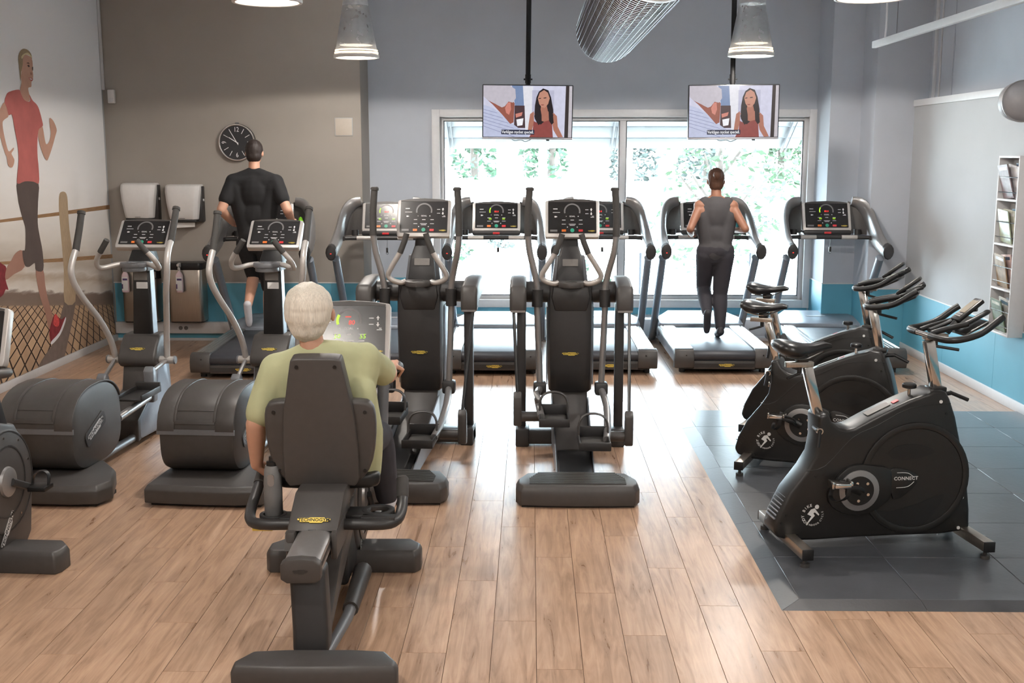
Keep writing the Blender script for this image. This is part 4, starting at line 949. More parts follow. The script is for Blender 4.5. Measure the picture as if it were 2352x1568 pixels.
        for x, z in ((0.0,0.20),(-0.02,0.155),(0.87,0.47),(0.885,0.28),(0.84,0.71),(0.15,0.40),(0.07,0.09)):
            mk('cover_screw', disc(0.007,min(s*(W-0.004),s*(W+0.003)),max(s*(W-0.004),s*(W+0.003)),10,(x,0,z),'y'), 'bike_deep_black', bm_)
    mk('shell_seam', [tube([(0.10,y,0.432),(0.20,y,0.455),(0.34,y,0.60),(0.47,y,0.66),(0.64,y,0.745),(0.86,y,0.765)],0.0016,6,k=3) for y in (-W-0.0005,W+0.0005)], 'bike_deep_black', bm_)
    mk('vent_ribs', [tf(box(-0.05,0.05,-0.07,0.07,-0.003,0.003), Matrix.Translation((-0.047+0.0125*k,0,0.19+0.0165*k)) @ Matrix.Rotation(math.radians(-27),4,'Y')) for k in range(0)] + [cbox((-0.048+0.0095*k,0,0.175+0.0185*k),(0.012,0.12,0.006)) for k in range(7)], 'cool_grey', bm_)
    # stabilisers
    for x in (0.03, 0.985):
        st = mk('stabiliser', [box(x-0.028,x+0.028,-0.33,0.33,0.045,0.098)], 'steel_brushed', t, 0.004)
        for y in (-0.31, 0.31):
            mk('end_plug', [box(x-0.0285,x+0.0285,min(y*1.035,y*1.072),max(y*1.035,y*1.072),0.0445,0.0985)], 'black_plastic', st, 0.002)
            mk('levelling_foot', [disc(0.010,0.015,0.05,10,(x,y*0.94,0)), disc(0.024,0.0,0.018,14,(x,y*0.94,0))], 'charcoal', st)
        mk('bracket', [box(x-0.04,x+0.04,-0.05,0.05,0.098,0.106), disc(0.012,0.10,0.118,10,(x+0.01,-0.03,0))], 'chrome', st, 0.002)
    mk('transport_wheel', [disc(0.032,-0.19,-0.165,18,(1.035,0,0.05),'y'), disc(0.032,0.165,0.19,18,(1.035,0,0.05),'y')], 'mid_grey', t, 0.004)
    # seat post, slider, saddle
    sp = loft([[(0.158,-0.025,0.71),(0.202,-0.025,0.72),(0.202,0.025,0.72),(0.158,0.025,0.71)],[(0.092,-0.025,0.955),(0.137,-0.025,0.962),(0.137,0.025,0.962),(0.092,0.025,0.955)]])
    mk('seat_post', sp, 'chrome', t, 0.003)
    sb = mk('seat_slider', [box(0.0,0.145,-0.018,0.018,0.958,0.985)], 'steel_brushed', t, 0.003)
    mk('slider_lever', [tube([(0.075,0,0.958),(0.075,0,0.925)],0.013,8), tube([(0.075,-0.01,0.928),(0.0,-0.03,0.905)],0.007,8)], 'black_plastic', sb)
    mk('saddle_clamp', [box(0.055,0.115,-0.028,0.028,0.985,1.020)], 'black_plastic', t, 0.008)
    secs = []
    for x, w, zt, zb in ((-0.062,0.045,1.078,1.060),(-0.050,0.090,1.098,1.040),(-0.01,0.118,1.100,1.015),(0.04,0.115,1.090,1.010),(0.09,0.078,1.080,1.020),(0.14,0.045,1.078,1.030),(0.20,0.030,1.086,1.042),(0.236,0.020,1.075,1.052)):
        s_ = []
        for k in range(14):
            a = 2*math.pi*k/14
            s_.append((x, w*math.cos(a), (zt+zb)/2 + (zt-zb)/2*math.copysign(abs(math.sin(a))**0.7, math.sin(a))))
        secs.append(s_)
    mk('saddle', loft(secs), 'saddle', t, 0, ang=60)
    mk('saddle_rails', [tube([(-0.02,y,1.02),(0.06,y*0.7,1.005),(0.11,y*0.7,1.008),(0.19,y*0.3,1.04)],0.004,6,k=3) for y in (-0.045,0.045)], 'chrome', t)
    mk('post_lever', [tube([(0.158,-0.02,0.645),(0.150,-0.12,0.645)],0.012,8), tube([(0.15,-0.118,0.65),(0.138,-0.128,0.565)],0.010,8)], 'black_plastic', t)
    mk('lever_boss', [disc(0.017,-0.118,-0.10,12,(0.152,0,0.645),'y')], 'chrome', t)
    # resistance knob
    kn = mk('brake_knob', [tube([(0.672,0,0.78),(0.672,0,0.835)],0.008,8)], 'chrome', t)
    mk('knob_cap', [lathe([(0.012,0.828),(0.036,0.836),(0.036,0.852),(0.03,0.858)],12,'z',(0.672,0,0))], 'black_plastic', kn)
    mk('top_label', [loft([[(0.44,-0.03,0.6985),(0.44,0.03,0.6985),(0.44,0.03,0.700),(0.44,-0.03,0.700)],[(0.56,-0.03,0.7535),(0.56,0.03,0.7535),(0.56,0.03,0.755),(0.56,-0.03,0.755)]])], 'warning_label', t)
    mk('red_label', [loft([[(0.575,-0.03,0.760),(0.575,0.0,0.760),(0.575,0.0,0.762),(0.575,-0.03,0.762)],[(0.605,-0.03,0.774),(0.605,0.0,0.774),(0.605,0.0,0.776),(0.605,-0.03,0.776)]])], 'btn_red', t)
    # handlebar post and bars
    mk('bar_post', loft([[(0.795,-0.026,0.82),(0.843,-0.026,0.815),(0.843,0.026,0.815),(0.795,0.026,0.82)],[(0.738,-0.026,1.075),(0.786,-0.026,1.085),(0.786,0.026,1.085),(0.738,0.026,1.075)]]), 'chrome', t, 0.003)
    mk('post_collar', [box(0.775,0.86,-0.04,0.04,0.815,0.84)], 'bike_black', t, 0.006)
    mk('collar_lever', [tube([(0.855,0,0.795),(0.90,0,0.800)],0.012,8), tube([(0.895,0,0.805),(0.99,-0.02,0.765)],0.010,8)], 'black_plastic', t)
    mk('bar_slider', [box(0.735,0.86,-0.022,0.022,1.085,1.115)], 'steel_brushed', t, 0.003)
    mk('slider_handle', [tube([(0.80,0,1.085),(0.80,0,1.05)],0.013,8), tube([(0.80,-0.01,1.052),(0.91,-0.04,1.035)],0.008,8)], 'black_plastic', t)
    mk('bar_core', [tube([(0.735,-0.08,1.115),(0.735,0.08,1.115)],0.015,12)], 'chrome', t)
    for s in (-1, 1):
        mk('handlebar', tube([(0.735,s*0.07,1.115),(0.738,s*0.15,1.115),(0.765,s*0.205,1.115),(0.83,s*0.222,1.122),(0.92,s*0.225,1.150),(1.00,s*0.222,1.205),(1.035,s*0.215,1.228)], 0.0175, 12, k=4), 'black_plastic', t)
        mk('inner_bar', tube([(0.745,s*0.06,1.128),(0.80,s*0.062,1.145),(0.93,s*0.075,1.175)], 0.014, 10, k=2), 'black_plastic', t)
        mk('aero_arm', tube([(0.78,s*0.035,1.128),(0.90,s*0.06,1.165),(1.01,s*0.07,1.220),(1.045,s*0.05,1.232)], 0.012, 10, r2=0.018, up=(0,1,0), k=3), 'black_plastic', t)
    mk('bar_bridge', [loft([[(0.90,-0.11,1.115),(0.90,0.11,1.115),(0.905,0.11,1.13),(0.905,-0.11,1.13)],[(1.02,-0.12,1.175),(1.02,0.12,1.175),(1.02,0.12,1.195),(1.02,-0.12,1.195)]])], 'black_plastic', t, 0.006)
    MC = Matrix.Translation((0.965,0.0,1.235)) @ Matrix.Rotation(math.radians(-38),4,'Y')
    cc = mk('bike_computer', tf(box(-0.085,0.085,-0.04,0.04,-0.012,0.012), MC), 'black_plastic', t, 0.008)
    mk('computer_screen', tf(box(-0.03,0.065,-0.028,0.028,0.0115,0.0135), MC), 'lcd_screen', cc)
    mk('computer_keys', tf(join(*[box(-0.062+0.014*k,-0.052+0.014*k,-0.028,0.028,0.0115,0.0135) for k in range(2)]), MC), 'gauge_grey', cc)
    mk('computer_stem', tube([(0.86,0,1.12),(0.94,0,1.215)], 0.016, 8), 'black_plastic', t)
    return t
pmat('lcd_screen', (130,118,98), 0.2, var=0.03)
SBG = 'black indoor bikes on the rubber mat'
sb0 = make_spin('black indoor bike nearest the camera, its whole side in view', SBG)
MZ = 0.016
sb0.location = (1.30, 5.72, MZ); sb0.rotation_euler.z = math.radians(8)
dup(sb0, 'black indoor bike in the middle of the three on the mat', (1.43, 7.34, MZ), -24)
dup(sb0, 'black indoor bike farthest back, closest to the corner treadmill', (1.66, 8.34, MZ), -28)
# ================================================================== people
pmat('skin_light', (196,150,126), 0.55, var=0.05, scale=14)
pmat('skin_tan', (150,104,82), 0.55, var=0.05, scale=14)
pmat('hair_white', (206,198,184), 0.6, var=0.16, scale=4, stretch=(60,60,5), bump=0.3)
pmat('hair_brown', (40,30,26), 0.6, var=0.12, scale=10, stretch=(60,60,4), bump=0.5)
pmat('hair_auburn', (92,60,42), 0.6, var=0.12, scale=10, stretch=(60,60,4), bump=0.5)
pmat('shirt_lime', (176,178,140), 0.85, var=0.06, scale=9, bump=0.2)
pmat('shirt_black', (24,24,26), 0.85, var=0.08, scale=9, bump=0.2)
pmat('top_grey', (70,68,70), 0.85, var=0.06, scale=9, bump=0.2)
pmat('trousers_grey', (58,58,64), 0.9, var=0.08, scale=9, bump=0.2)
pmat('leggings', (52,50,56), 0.8, var=0.06, scale=9)
pmat('shorts_black', (26,26,28), 0.9, var=0.08, scale=9)
pmat('shoe_white', (200,200,205), 0.6, var=0.05)
pmat('shoe_dark', (50,48,52), 0.6, var=0.05)
pmat('sole', (225,225,225), 0.6, var=0.03)
pmat('eye_white', (235,232,228), 0.2, var=0.01)
V3 = Vector
def hand(w, g, axis, rb, side, size=1.0, curl=1.0):
    """wrist w, centre of the grip g, bar axis, bar radius; four fingers wrap the bar, the thumb closes from the other side"""
    w = V3(w); g = V3(g); a = V3(axis).normalized()
    d = (g-w); n = (d - a*d.dot(a)).normalized(); b = a.cross(n)
    P = []
    kn = g - n*(rb+0.012)*0.2 + b*(rb+0.016)*side
    for k in range(4):
        o = a*((k-1.5)*0.0195*size)
        P.append(cap(w + o*0.45, kn + o, 0.017*size, 0.0125*size, 10))
        R = rb + 0.0095*size
        L = (0.9, 1.0, 0.97, 0.8)[k]*curl
        prev = kn + o
        for j, ph in enumerate((62, 118, 176)):
            ang = math.radians(90 - ph*L)
            p = g + o + (b*side)*math.sin(ang)*R + n*math.cos(ang)*R*1.05
            P.append(cap(prev, p, (0.0105-0.001*j)*size, (0.0095-0.001*j)*size, 8)); prev = p
    ts = w.lerp(kn, 0.35) + a*0.026*size*(1 if True else -1)
    t1 = g - n*(rb+0.012) + a*0.040*size - b*side*0.006
    t2 = g - b*side*(rb+0.012) + a*0.034*size + n*0.004
    P += [cap(ts, t1, 0.014*size, 0.011*size, 8), cap(t1, t2, 0.011*size, 0.0085*size, 8)]
    return P
def limb(pts, rs):
    return [cap(pts[i], pts[i+1], rs[i], rs[i+1]) for i in range(len(pts)-1)]
def mid(a, b, t=0.5): return tuple(a[i]+(b[i]-a[i])*t for i in range(3))
def person(label, J, o, skin, hairm, shirtm, legm, shoem, shirt='tee', leg_len=1.0, group=None, female=False, short_hair=True, hands=None, voxel=0.0075, legs_bulk=1.0, belly=0.0, sleeve=0.62, drape=()):
    root = thing('person', label, 'person', loc=o, group=group)
    S = lambda p: (p[0]-o[0], p[1]-o[1], p[2]-o[2])
    J = {k: S(v) for k, v in J.items()}
    hd, nk, ch, pv = J['head'], J['neck'], J['chest'], J['pelvis']
    sl, sr, hl, hr = J['sl'], J['sr'], J['hl'], J['hr']
    f = J['face'] if 'face' in J else (hd[0], hd[1]+1, hd[2])
    fd = (V3(f)-V3(hd)); fd.z = 0; fd.normalize(); sd = V3((fd.y, -fd.x, 0))
    cw, ww, pw = (0.145,0.118,0.180) if female else (0.165,0.145,0.155)
    ww += belly; pw += belly*0.8
    H = V3(hd)
    head = [ell(hd,(0.076,0.092,0.108)), ell(tuple(H+fd*0.022-V3((0,0,0.045))),(0.060,0.070,0.075)), cap(tuple(H+fd*0.055-V3((0,0,0.085))),tuple(H+fd*0.04-V3((0,0,0.06))),0.026,0.03),
            cap(tuple(H+fd*0.092+V3((0,0,0.008))),tuple(H+fd*0.106-V3((0,0,0.022))),0.009,0.015), cap(tuple(H+fd*0.085-V3((0,0,0.050))+sd*0.018),tuple(H+fd*0.085-V3((0,0,0.050))-sd*0.018),0.009,0.009),
            cap(tuple(H+fd*0.078+V3((0,0,0.026))+sd*0.035),tuple(H+fd*0.078+V3((0,0,0.026))-sd*0.035),0.014,0.014)]
    for s in (-1, 1):
        head.append(ell(tuple(H+sd*(s*(0.080 if hairm != 'hair_white' else 0.104))+fd*(-0.008 if hairm != 'hair_white' else 0.012)-V3((0,0,0.012))),(0.012,0.020,0.032)))
    trunk_axis = V3(ch)-V3(pv); wm = tuple(V3(pv)+trunk_axis*0.45)
    torso = lambda e: [ell(ch,(cw+e,0.108+e,0.20+e*0.5)), ell(wm,(ww+e,0.095+e,0.17+e*0.5)), ell(pv,(pw+e,0.112+e,0.13+e*0.5)),
             cap(sl,sr,0.062+e,0.062+e), cap(mid(nk,ch,0.15),sl,0.05+e,0.055+e), cap(mid(nk,ch,0.15),sr,0.05+e,0.055+e), cap(mid(sl,pv,0.12),mid(hl,pv,0.45),0.075+e,0.085+e), cap(mid(sr,pv,0.12),mid(hr,pv,0.45),0.075+e,0.085+e)]
    A = (0.048,0.038,0.036,0.024) if female else (0.056,0.046,0.042,0.029)
    Lr = (0.082,0.056,0.052,0.034) if female else (0.085,0.060,0.056,0.038)
    Lr = tuple(r*legs_bulk for r in Lr)
    def arm(s, e=0.0, upto=1.0):
        sh, el, wr = J['s'+s], J['e'+s], J['w'+s]
        if upto <= 1.0:
            p = mid(sh, el, upto); return [cap(sh, p, A[0]+e+0.004, A[0]+(A[1]-A[0])*upto+e+0.006)]
        return [cap(sh, el, A[0], A[1]), cap(el, mid(el,wr,0.35), A[1], A[2]+0.002), cap(mid(el,wr,0.35), wr, A[2]+0.002, A[3])]
    def leg(s, e=0.0, upto=2.0):
        hp, kn, an = J['h'+s], J['k'+s], J['a'+s]
        out = [cap(hp, kn, Lr[0]+e, Lr[1]+e)]
        if upto > 1.0:
            q_ = mid(kn, an, 0.3); t_ = min(upto-1.0, 1.0)
            if t_ <= 0.3: out.append(cap(kn, mid(kn,an,t_), Lr[1]+e, Lr[2]+e))
            else:
                bk = V3(q_) ; out.append(cap(kn, q_, Lr[1]+e, Lr[2]+0.004+e)); p = mid(kn,an,t_)
                out.append(cap(q_, p, Lr[2]+0.004+e, Lr[2]+(Lr[3]-Lr[2])*(t_-0.3)/0.7+e))
        return out
    body = head + [cap(nk,tuple(H-fd*0.012-V3((0,0,0.06))),0.056,0.052)] + torso(0) + arm('l',0,2) + arm('r',0,2) + leg('l') + leg('r')
    for s, sg in (('l',-1),('r',1)):
        wr = J['w'+s]; hg, ax, rb, sd_ = hands[s]
        body += hand(wr, S(hg), ax, rb, sd_, 0.92 if female else 1.0)
        an, to = J['a'+s], J['t'+s]
        body += [cap(an, to, 0.032, 0.026)]
    bo = remesh('body', body, voxel, skin, root, 3)
    if shirt == 'tee':
        remesh('shirt', torso(0.016) + arm('l',0.016,sleeve) + arm('r',0.016,sleeve) + [cap(hl,mid(hl,J['kl'],0.16),0.10,0.10), cap(hr,mid(hr,J['kr'],0.16),0.10,0.10)] + [cap(S(a), S(b), r0, r1) for a, b, r0, r1 in drape], voxel, shirtm, root, 24, wrinkle=(0.006,(9,9,4)))
    else:
        remesh('tank_top', torso(0.010)[:3] + [cap(mid(sl,pv,0.22),mid(hl,pv,0.45),0.088,0.098), cap(mid(sr,pv,0.22),mid(hr,pv,0.45),0.088,0.098), cap(mid(sl,nk,0.30),mid(sl,pv,0.28),0.066,0.08), cap(mid(sr,nk,0.30),mid(sr,pv,0.28),0.066,0.08)], voxel, shirtm, root, 24, wrinkle=(0.003,(10,10,5)))
    remesh('trousers' if leg_len > 1.6 else 'shorts', [ell(pv,(pw+0.012,0.122,0.12)), cap(hl,hr,0.10,0.10)] + leg('l',0.010 if leg_len>1.6 and female else 0.018,leg_len) + leg('r',0.010 if leg_len>1.6 and female else 0.018,leg_len), voxel, legm, root, 10, wrinkle=(0.004 if not female else 0.001,(9,9,5)))
    # hair
    hp = [ell(tuple(H-fd*0.012+V3((0,0,0.022))),(0.087,0.098,0.104)), ell(tuple(H-fd*0.035-V3((0,0,0.030))),(0.078,0.070,0.075))]
    if not short_hair: hp.append(ell(tuple(H-fd*0.10+V3((0,0,0.055))),(0.045,0.045,0.045)))
    elif hairm == 'hair_white':
        hp = [ell(tuple(H-fd*0.015+V3((0,0,0.030))),(0.110,0.112,0.108)), ell(tuple(H-fd*0.030+V3((0,0,0.0))),(0.106,0.095,0.105)), ell(tuple(H-fd*0.045-V3((0,0,0.045))),(0.088,0.062,0.085))]
    cutf = lambda co: (V3(co)-H).dot(fd) > 0.045 and co.z < hd[2]+0.062
    remesh('hair', hp, 0.005, hairm, root, 10, cut=cutf, wrinkle=(0.0045 if hairm == 'hair_white' else 0.003,(38,38,7)))
    for s in (-1, 1):
        mk('eye', ell(tuple(H+fd*0.080+sd*(s*0.031)+V3((0,0,0.006))),(0.012,0.012,0.009)), 'eye_white', root)
    for s in ('l','r'):
        an, to = V3(J['a'+s]), V3(J['t'+s])
        dr = (to-an).normalized(); heel = an - dr*0.02
        dn = V3((0,0,-1)) if abs(dr.z) < 0.6 else V3((0,-1,0))
        sh = remesh('shoe', [cap(tuple(heel+dn*0.012),tuple(heel-dn*0.01),0.040,0.036), cap(tuple(an+dn*0.01),tuple(to+dn*0.008),0.040,0.036), cap(tuple(to+dn*0.008),tuple(to+dr*0.03+dn*0.01),0.037,0.030)], voxel, shoem, root, 3)
    return root
# --- seated rider on the recumbent bike
person('white-haired person in pale lime T-shirt seated on the recumbent bike, back to camera',
  dict(head=(-0.995,5.05,1.345), face=(-0.90,6.0,1.33), neck=(-0.985,5.04,1.19), chest=(-0.945,5.055,0.99), pelvis=(-0.925,5.08,0.715),
       sl=(-1.145,5.04,1.085), sr=(-0.760,5.10,1.125), el=(-1.24,4.985,0.845), er=(-0.690,5.36,1.000), wl=(-1.262,5.06,0.635), wr=(-0.700,5.57,0.985),
       hl=(-1.02,5.12,0.70), hr=(-0.83,5.12,0.70), kl=(-1.075,5.53,0.78), kr=(-0.765,5.52,0.66), al=(-1.085,5.62,0.40), ar=(-0.735,5.66,0.275), tl=(-1.085,5.78,0.42), tr=(-0.735,5.80,0.27)),
  (-0.925,5.08,0.0), 'skin_light', 'hair_white', 'shirt_lime', 'trousers_grey', 'shoe_white', 'tee', 1.9,
  hands=dict(l=((-1.246,5.135,0.555),(-0.1,0.75,0.6),0.026,-1), r=((-0.702,5.655,0.965),(0.75,0.55,0),0.024,1)), voxel=0.0065, belly=0.045, sleeve=0.80, drape=(((-0.775,5.03,0.98),(-0.755,5.04,0.80),0.08,0.085),((-0.755,5.04,0.80),(-0.765,5.05,0.61),0.085,0.08)))
# --- runner in black on the treadmill by the wall
person('dark-haired person in black T-shirt running on the treadmill by the clock',
  dict(head=(-2.705,11.22,2.06), face=(-2.70,13,2.06), neck=(-2.705,11.18,1.90), chest=(-2.70,11.16,1.66), pelvis=(-2.70,11.12,1.24),
       sl=(-2.905,11.15,1.775), sr=(-2.495,11.15,1.775), el=(-3.00,11.02,1.51), er=(-2.36,11.03,1.51), wl=(-2.95,11.27,1.36), wr=(-2.37,11.29,1.38),
       hl=(-2.795,11.12,1.17), hr=(-2.605,11.12,1.17), kl=(-2.79,11.36,0.84), kr=(-2.60,11.20,0.74), al=(-2.79,11.07,0.56), ar=(-2.595,11.05,0.315), tl=(-2.79,11.10,0.41), tr=(-2.585,11.20,0.275)),
  (-2.70,11.12,0.226), 'skin_light', 'hair_brown', 'shirt_black', 'shorts_black', 'shoe_white', 'tee', 0.9,
  hands=dict(l=((-2.935,11.36,1.345),(1,0.1,0),0.012,1), r=((-2.385,11.38,1.365),(-1,0.1,0),0.012,-1)))
# --- runner in front of the window
person('person in dark sports top and leggings running in front of the window',
  dict(head=(1.825,11.37,1.785), face=(1.825,13,1.785), neck=(1.825,11.33,1.635), chest=(1.825,11.31,1.44), pelvis=(1.825,11.28,1.10),
       sl=(1.665,11.31,1.535), sr=(1.985,11.31,1.535), el=(1.555,11.16,1.32), er=(2.095,11.17,1.32), wl=(1.60,11.38,1.25), wr=(2.04,11.40,1.29),
       hl=(1.735,11.28,1.05), hr=(1.915,11.28,1.05), kl=(1.745,11.46,0.72), kr=(1.895,11.33,0.66), al=(1.75,11.18,0.47), ar=(1.885,11.21,0.305), tl=(1.75,11.20,0.34), tr=(1.885,11.34,0.265)),
  (1.825,11.28,0.226), 'skin_tan', 'hair_auburn', 'top_grey', 'leggings', 'shoe_dark', 'tank', 1.88, female=True, short_hair=False,
  hands=dict(l=((1.615,11.46,1.245),(1,0.1,0),0.012,1), r=((2.025,11.48,1.285),(-1,0.1,0),0.012,-1)), legs_bulk=1.12)
# ================================================================== printed wall mural (outlines in wall coordinates: y, z)
MURAL = {
  'face_and_neck': [(10.481, 2.913), (10.439, 2.866), (10.42, 2.815), (10.425, 2.777), (10.406, 2.727), (10.41, 2.678), (10.371, 2.607), (10.421, 2.536), (10.486, 2.515), (10.545, 2.522), (10.563, 2.558), (10.54, 2.636), (10.608, 2.652), (10.62, 2.696), (10.652, 2.723), (10.666, 2.763), (10.661, 2.803), (10.671, 2.839), (10.661, 2.908), (10.587, 2.931), (10.53, 2.931)],
  'hair': [(10.492, 2.982), (10.419, 2.951), (10.382, 2.9), (10.379, 2.841), (10.389, 2.716), (10.397, 2.697), (10.418, 2.776), (10.458, 2.838), (10.479, 2.903), (10.53, 2.931), (10.6, 2.935), (10.661, 2.908), (10.649, 2.951), (10.584, 2.98)],
  'headband': [(10.442, 2.91), (10.508, 2.941), (10.591, 2.954), (10.657, 2.927), (10.655, 2.915), (10.588, 2.936), (10.513, 2.928), (10.455, 2.891)],
  'shirt': [(10.14, 2.581), (10.343, 2.613), (10.382, 2.579), (10.432, 2.532), (10.509, 2.514), (10.57, 2.528), (10.555, 2.582), (10.617, 2.53), (10.695, 2.499), (10.748, 2.45), (10.806, 2.324), (10.785, 2.298), (10.72, 2.276), (10.692, 2.25), (10.672, 2.199), (10.652, 2.117), (10.643, 2.015), (10.65, 1.913), (10.633, 1.775), (10.523, 1.791), (10.338, 1.799), (10.188, 1.781), (10.196, 1.86), (10.243, 1.987), (10.243, 2.124), (10.208, 2.251), (10.174, 2.384), (10.109, 2.381), (10.077, 2.449), (10.048, 2.495), (10.081, 2.544)],
  'rear_arm': [(10.051, 2.491), (10.109, 2.381), (10.028, 2.343), (9.981, 2.313), (9.988, 2.227), (10.032, 2.104), (10.069, 2.065), (10.157, 2.1), (10.158, 2.08), (10.11, 2.051), (10.128, 2.027), (10.159, 1.988), (10.125, 1.939), (10.083, 1.925), (10.025, 1.95), (10.014, 2.017), (9.982, 2.056), (9.919, 2.188), (9.885, 2.301), (9.933, 2.406)],
  'front_arm': [(10.793, 2.303), (10.828, 2.18), (10.858, 2.134), (10.925, 2.161), (10.975, 2.234), (10.964, 2.297), (10.968, 2.38), (11.034, 2.367), (11.091, 2.321), (11.117, 2.269), (11.075, 2.215), (10.979, 2.098), (10.873, 1.994), (10.834, 1.986), (10.789, 2.015), (10.728, 2.097), (10.685, 2.204), (10.707, 2.271)],
  'leggings': [(10.184, 1.792), (10.407, 1.799), (10.626, 1.778), (10.589, 1.602), (10.552, 1.411), (10.577, 1.28), (10.615, 1.134), (10.603, 0.965), (10.447, 0.978), (10.434, 1.046), (10.358, 1.034), (10.298, 1.024), (10.228, 1.041), (10.196, 1.107), (10.194, 1.182), (10.252, 1.19), (10.286, 1.364), (10.251, 1.454), (10.199, 1.569), (10.175, 1.681)],
  'rear_calf': [(10.194, 1.182), (10.052, 1.17), (9.961, 1.116), (9.856, 1.053), (9.828, 0.958), (9.995, 0.989), (10.213, 1.032)],
  'rear_shoe': [(9.671, 1.119), (9.797, 1.095), (9.857, 1.059), (9.828, 0.958), (9.867, 0.868), (9.815, 0.874), (9.755, 0.832), (9.626, 0.837)],
  'front_calf': [(10.447, 0.978), (10.603, 0.965), (10.626, 0.817), (10.667, 0.68), (10.749, 0.494), (10.688, 0.409), (10.639, 0.403), (10.585, 0.558), (10.502, 0.714), (10.461, 0.836)],
  'front_shoe': [(10.65, 0.375), (10.729, 0.47), (10.801, 0.514), (10.938, 0.447), (11.034, 0.46), (11.035, 0.425), (10.883, 0.311), (10.694, 0.246), (10.658, 0.286)],
  'shoe_sole': [(11.047, 0.454), (11.033, 0.409), (10.888, 0.299), (10.693, 0.241), (10.675, 0.27), (10.869, 0.327), (10.994, 0.418)],
  'shoe_laces': [(10.774, 0.491), (10.818, 0.518), (10.888, 0.447), (10.856, 0.39), (10.753, 0.419)],
  'post': [(11.077, 1.635), (11.133, 1.676), (11.233, 1.67), (11.275, 1.614), (11.273, 1.491), (11.277, 1.298), (11.313, 1.088), (11.314, 0.878), (11.312, 0.576), (11.047, 0.604), (11.077, 0.903), (11.065, 1.245), (11.054, 1.489)],
  'post_shadow': [(11.047, 0.604), (11.312, 0.576), (11.07, 0.211), (10.868, 0.003), (10.509, -0.017), (10.205, -0.022), (10.44, 0.13), (10.781, 0.286)],
  'upper_rail': [(9.729, 1.482), (11.053, 1.486), (11.272, 1.489), (12.615, 1.497), (12.607, 1.449), (11.267, 1.453), (11.048, 1.451), (9.725, 1.458)],
  'lower_rail': [(9.672, 1.129), (10.966, 1.042), (11.302, 1.023), (12.622, 0.943), (12.615, 0.9), (11.296, 0.984), (10.961, 1.007), (9.668, 1.103)],
  'eyebrow': [(10.534, 2.858), (10.577, 2.869), (10.61, 2.857), (10.576, 2.858)],
  'eye': [(10.55, 2.84), (10.586, 2.849), (10.604, 2.834), (10.575, 2.825)],
  'far_eye': [(10.648, 2.827), (10.67, 2.836), (10.665, 2.803), (10.651, 2.804)],
  'nose': [(10.606, 2.784), (10.645, 2.777), (10.63, 2.759), (10.598, 2.764)],
  'lips': [(10.56, 2.732), (10.607, 2.732), (10.653, 2.728), (10.633, 2.706), (10.598, 2.707)],
  'teeth': [(10.574, 2.729), (10.636, 2.724), (10.623, 2.716), (10.595, 2.717)],
}
def flat_mat(name, c, var=0.04, scale=12, stretch=None): return pmat(name, c, 0.7, var=var, scale=scale, stretch=stretch)
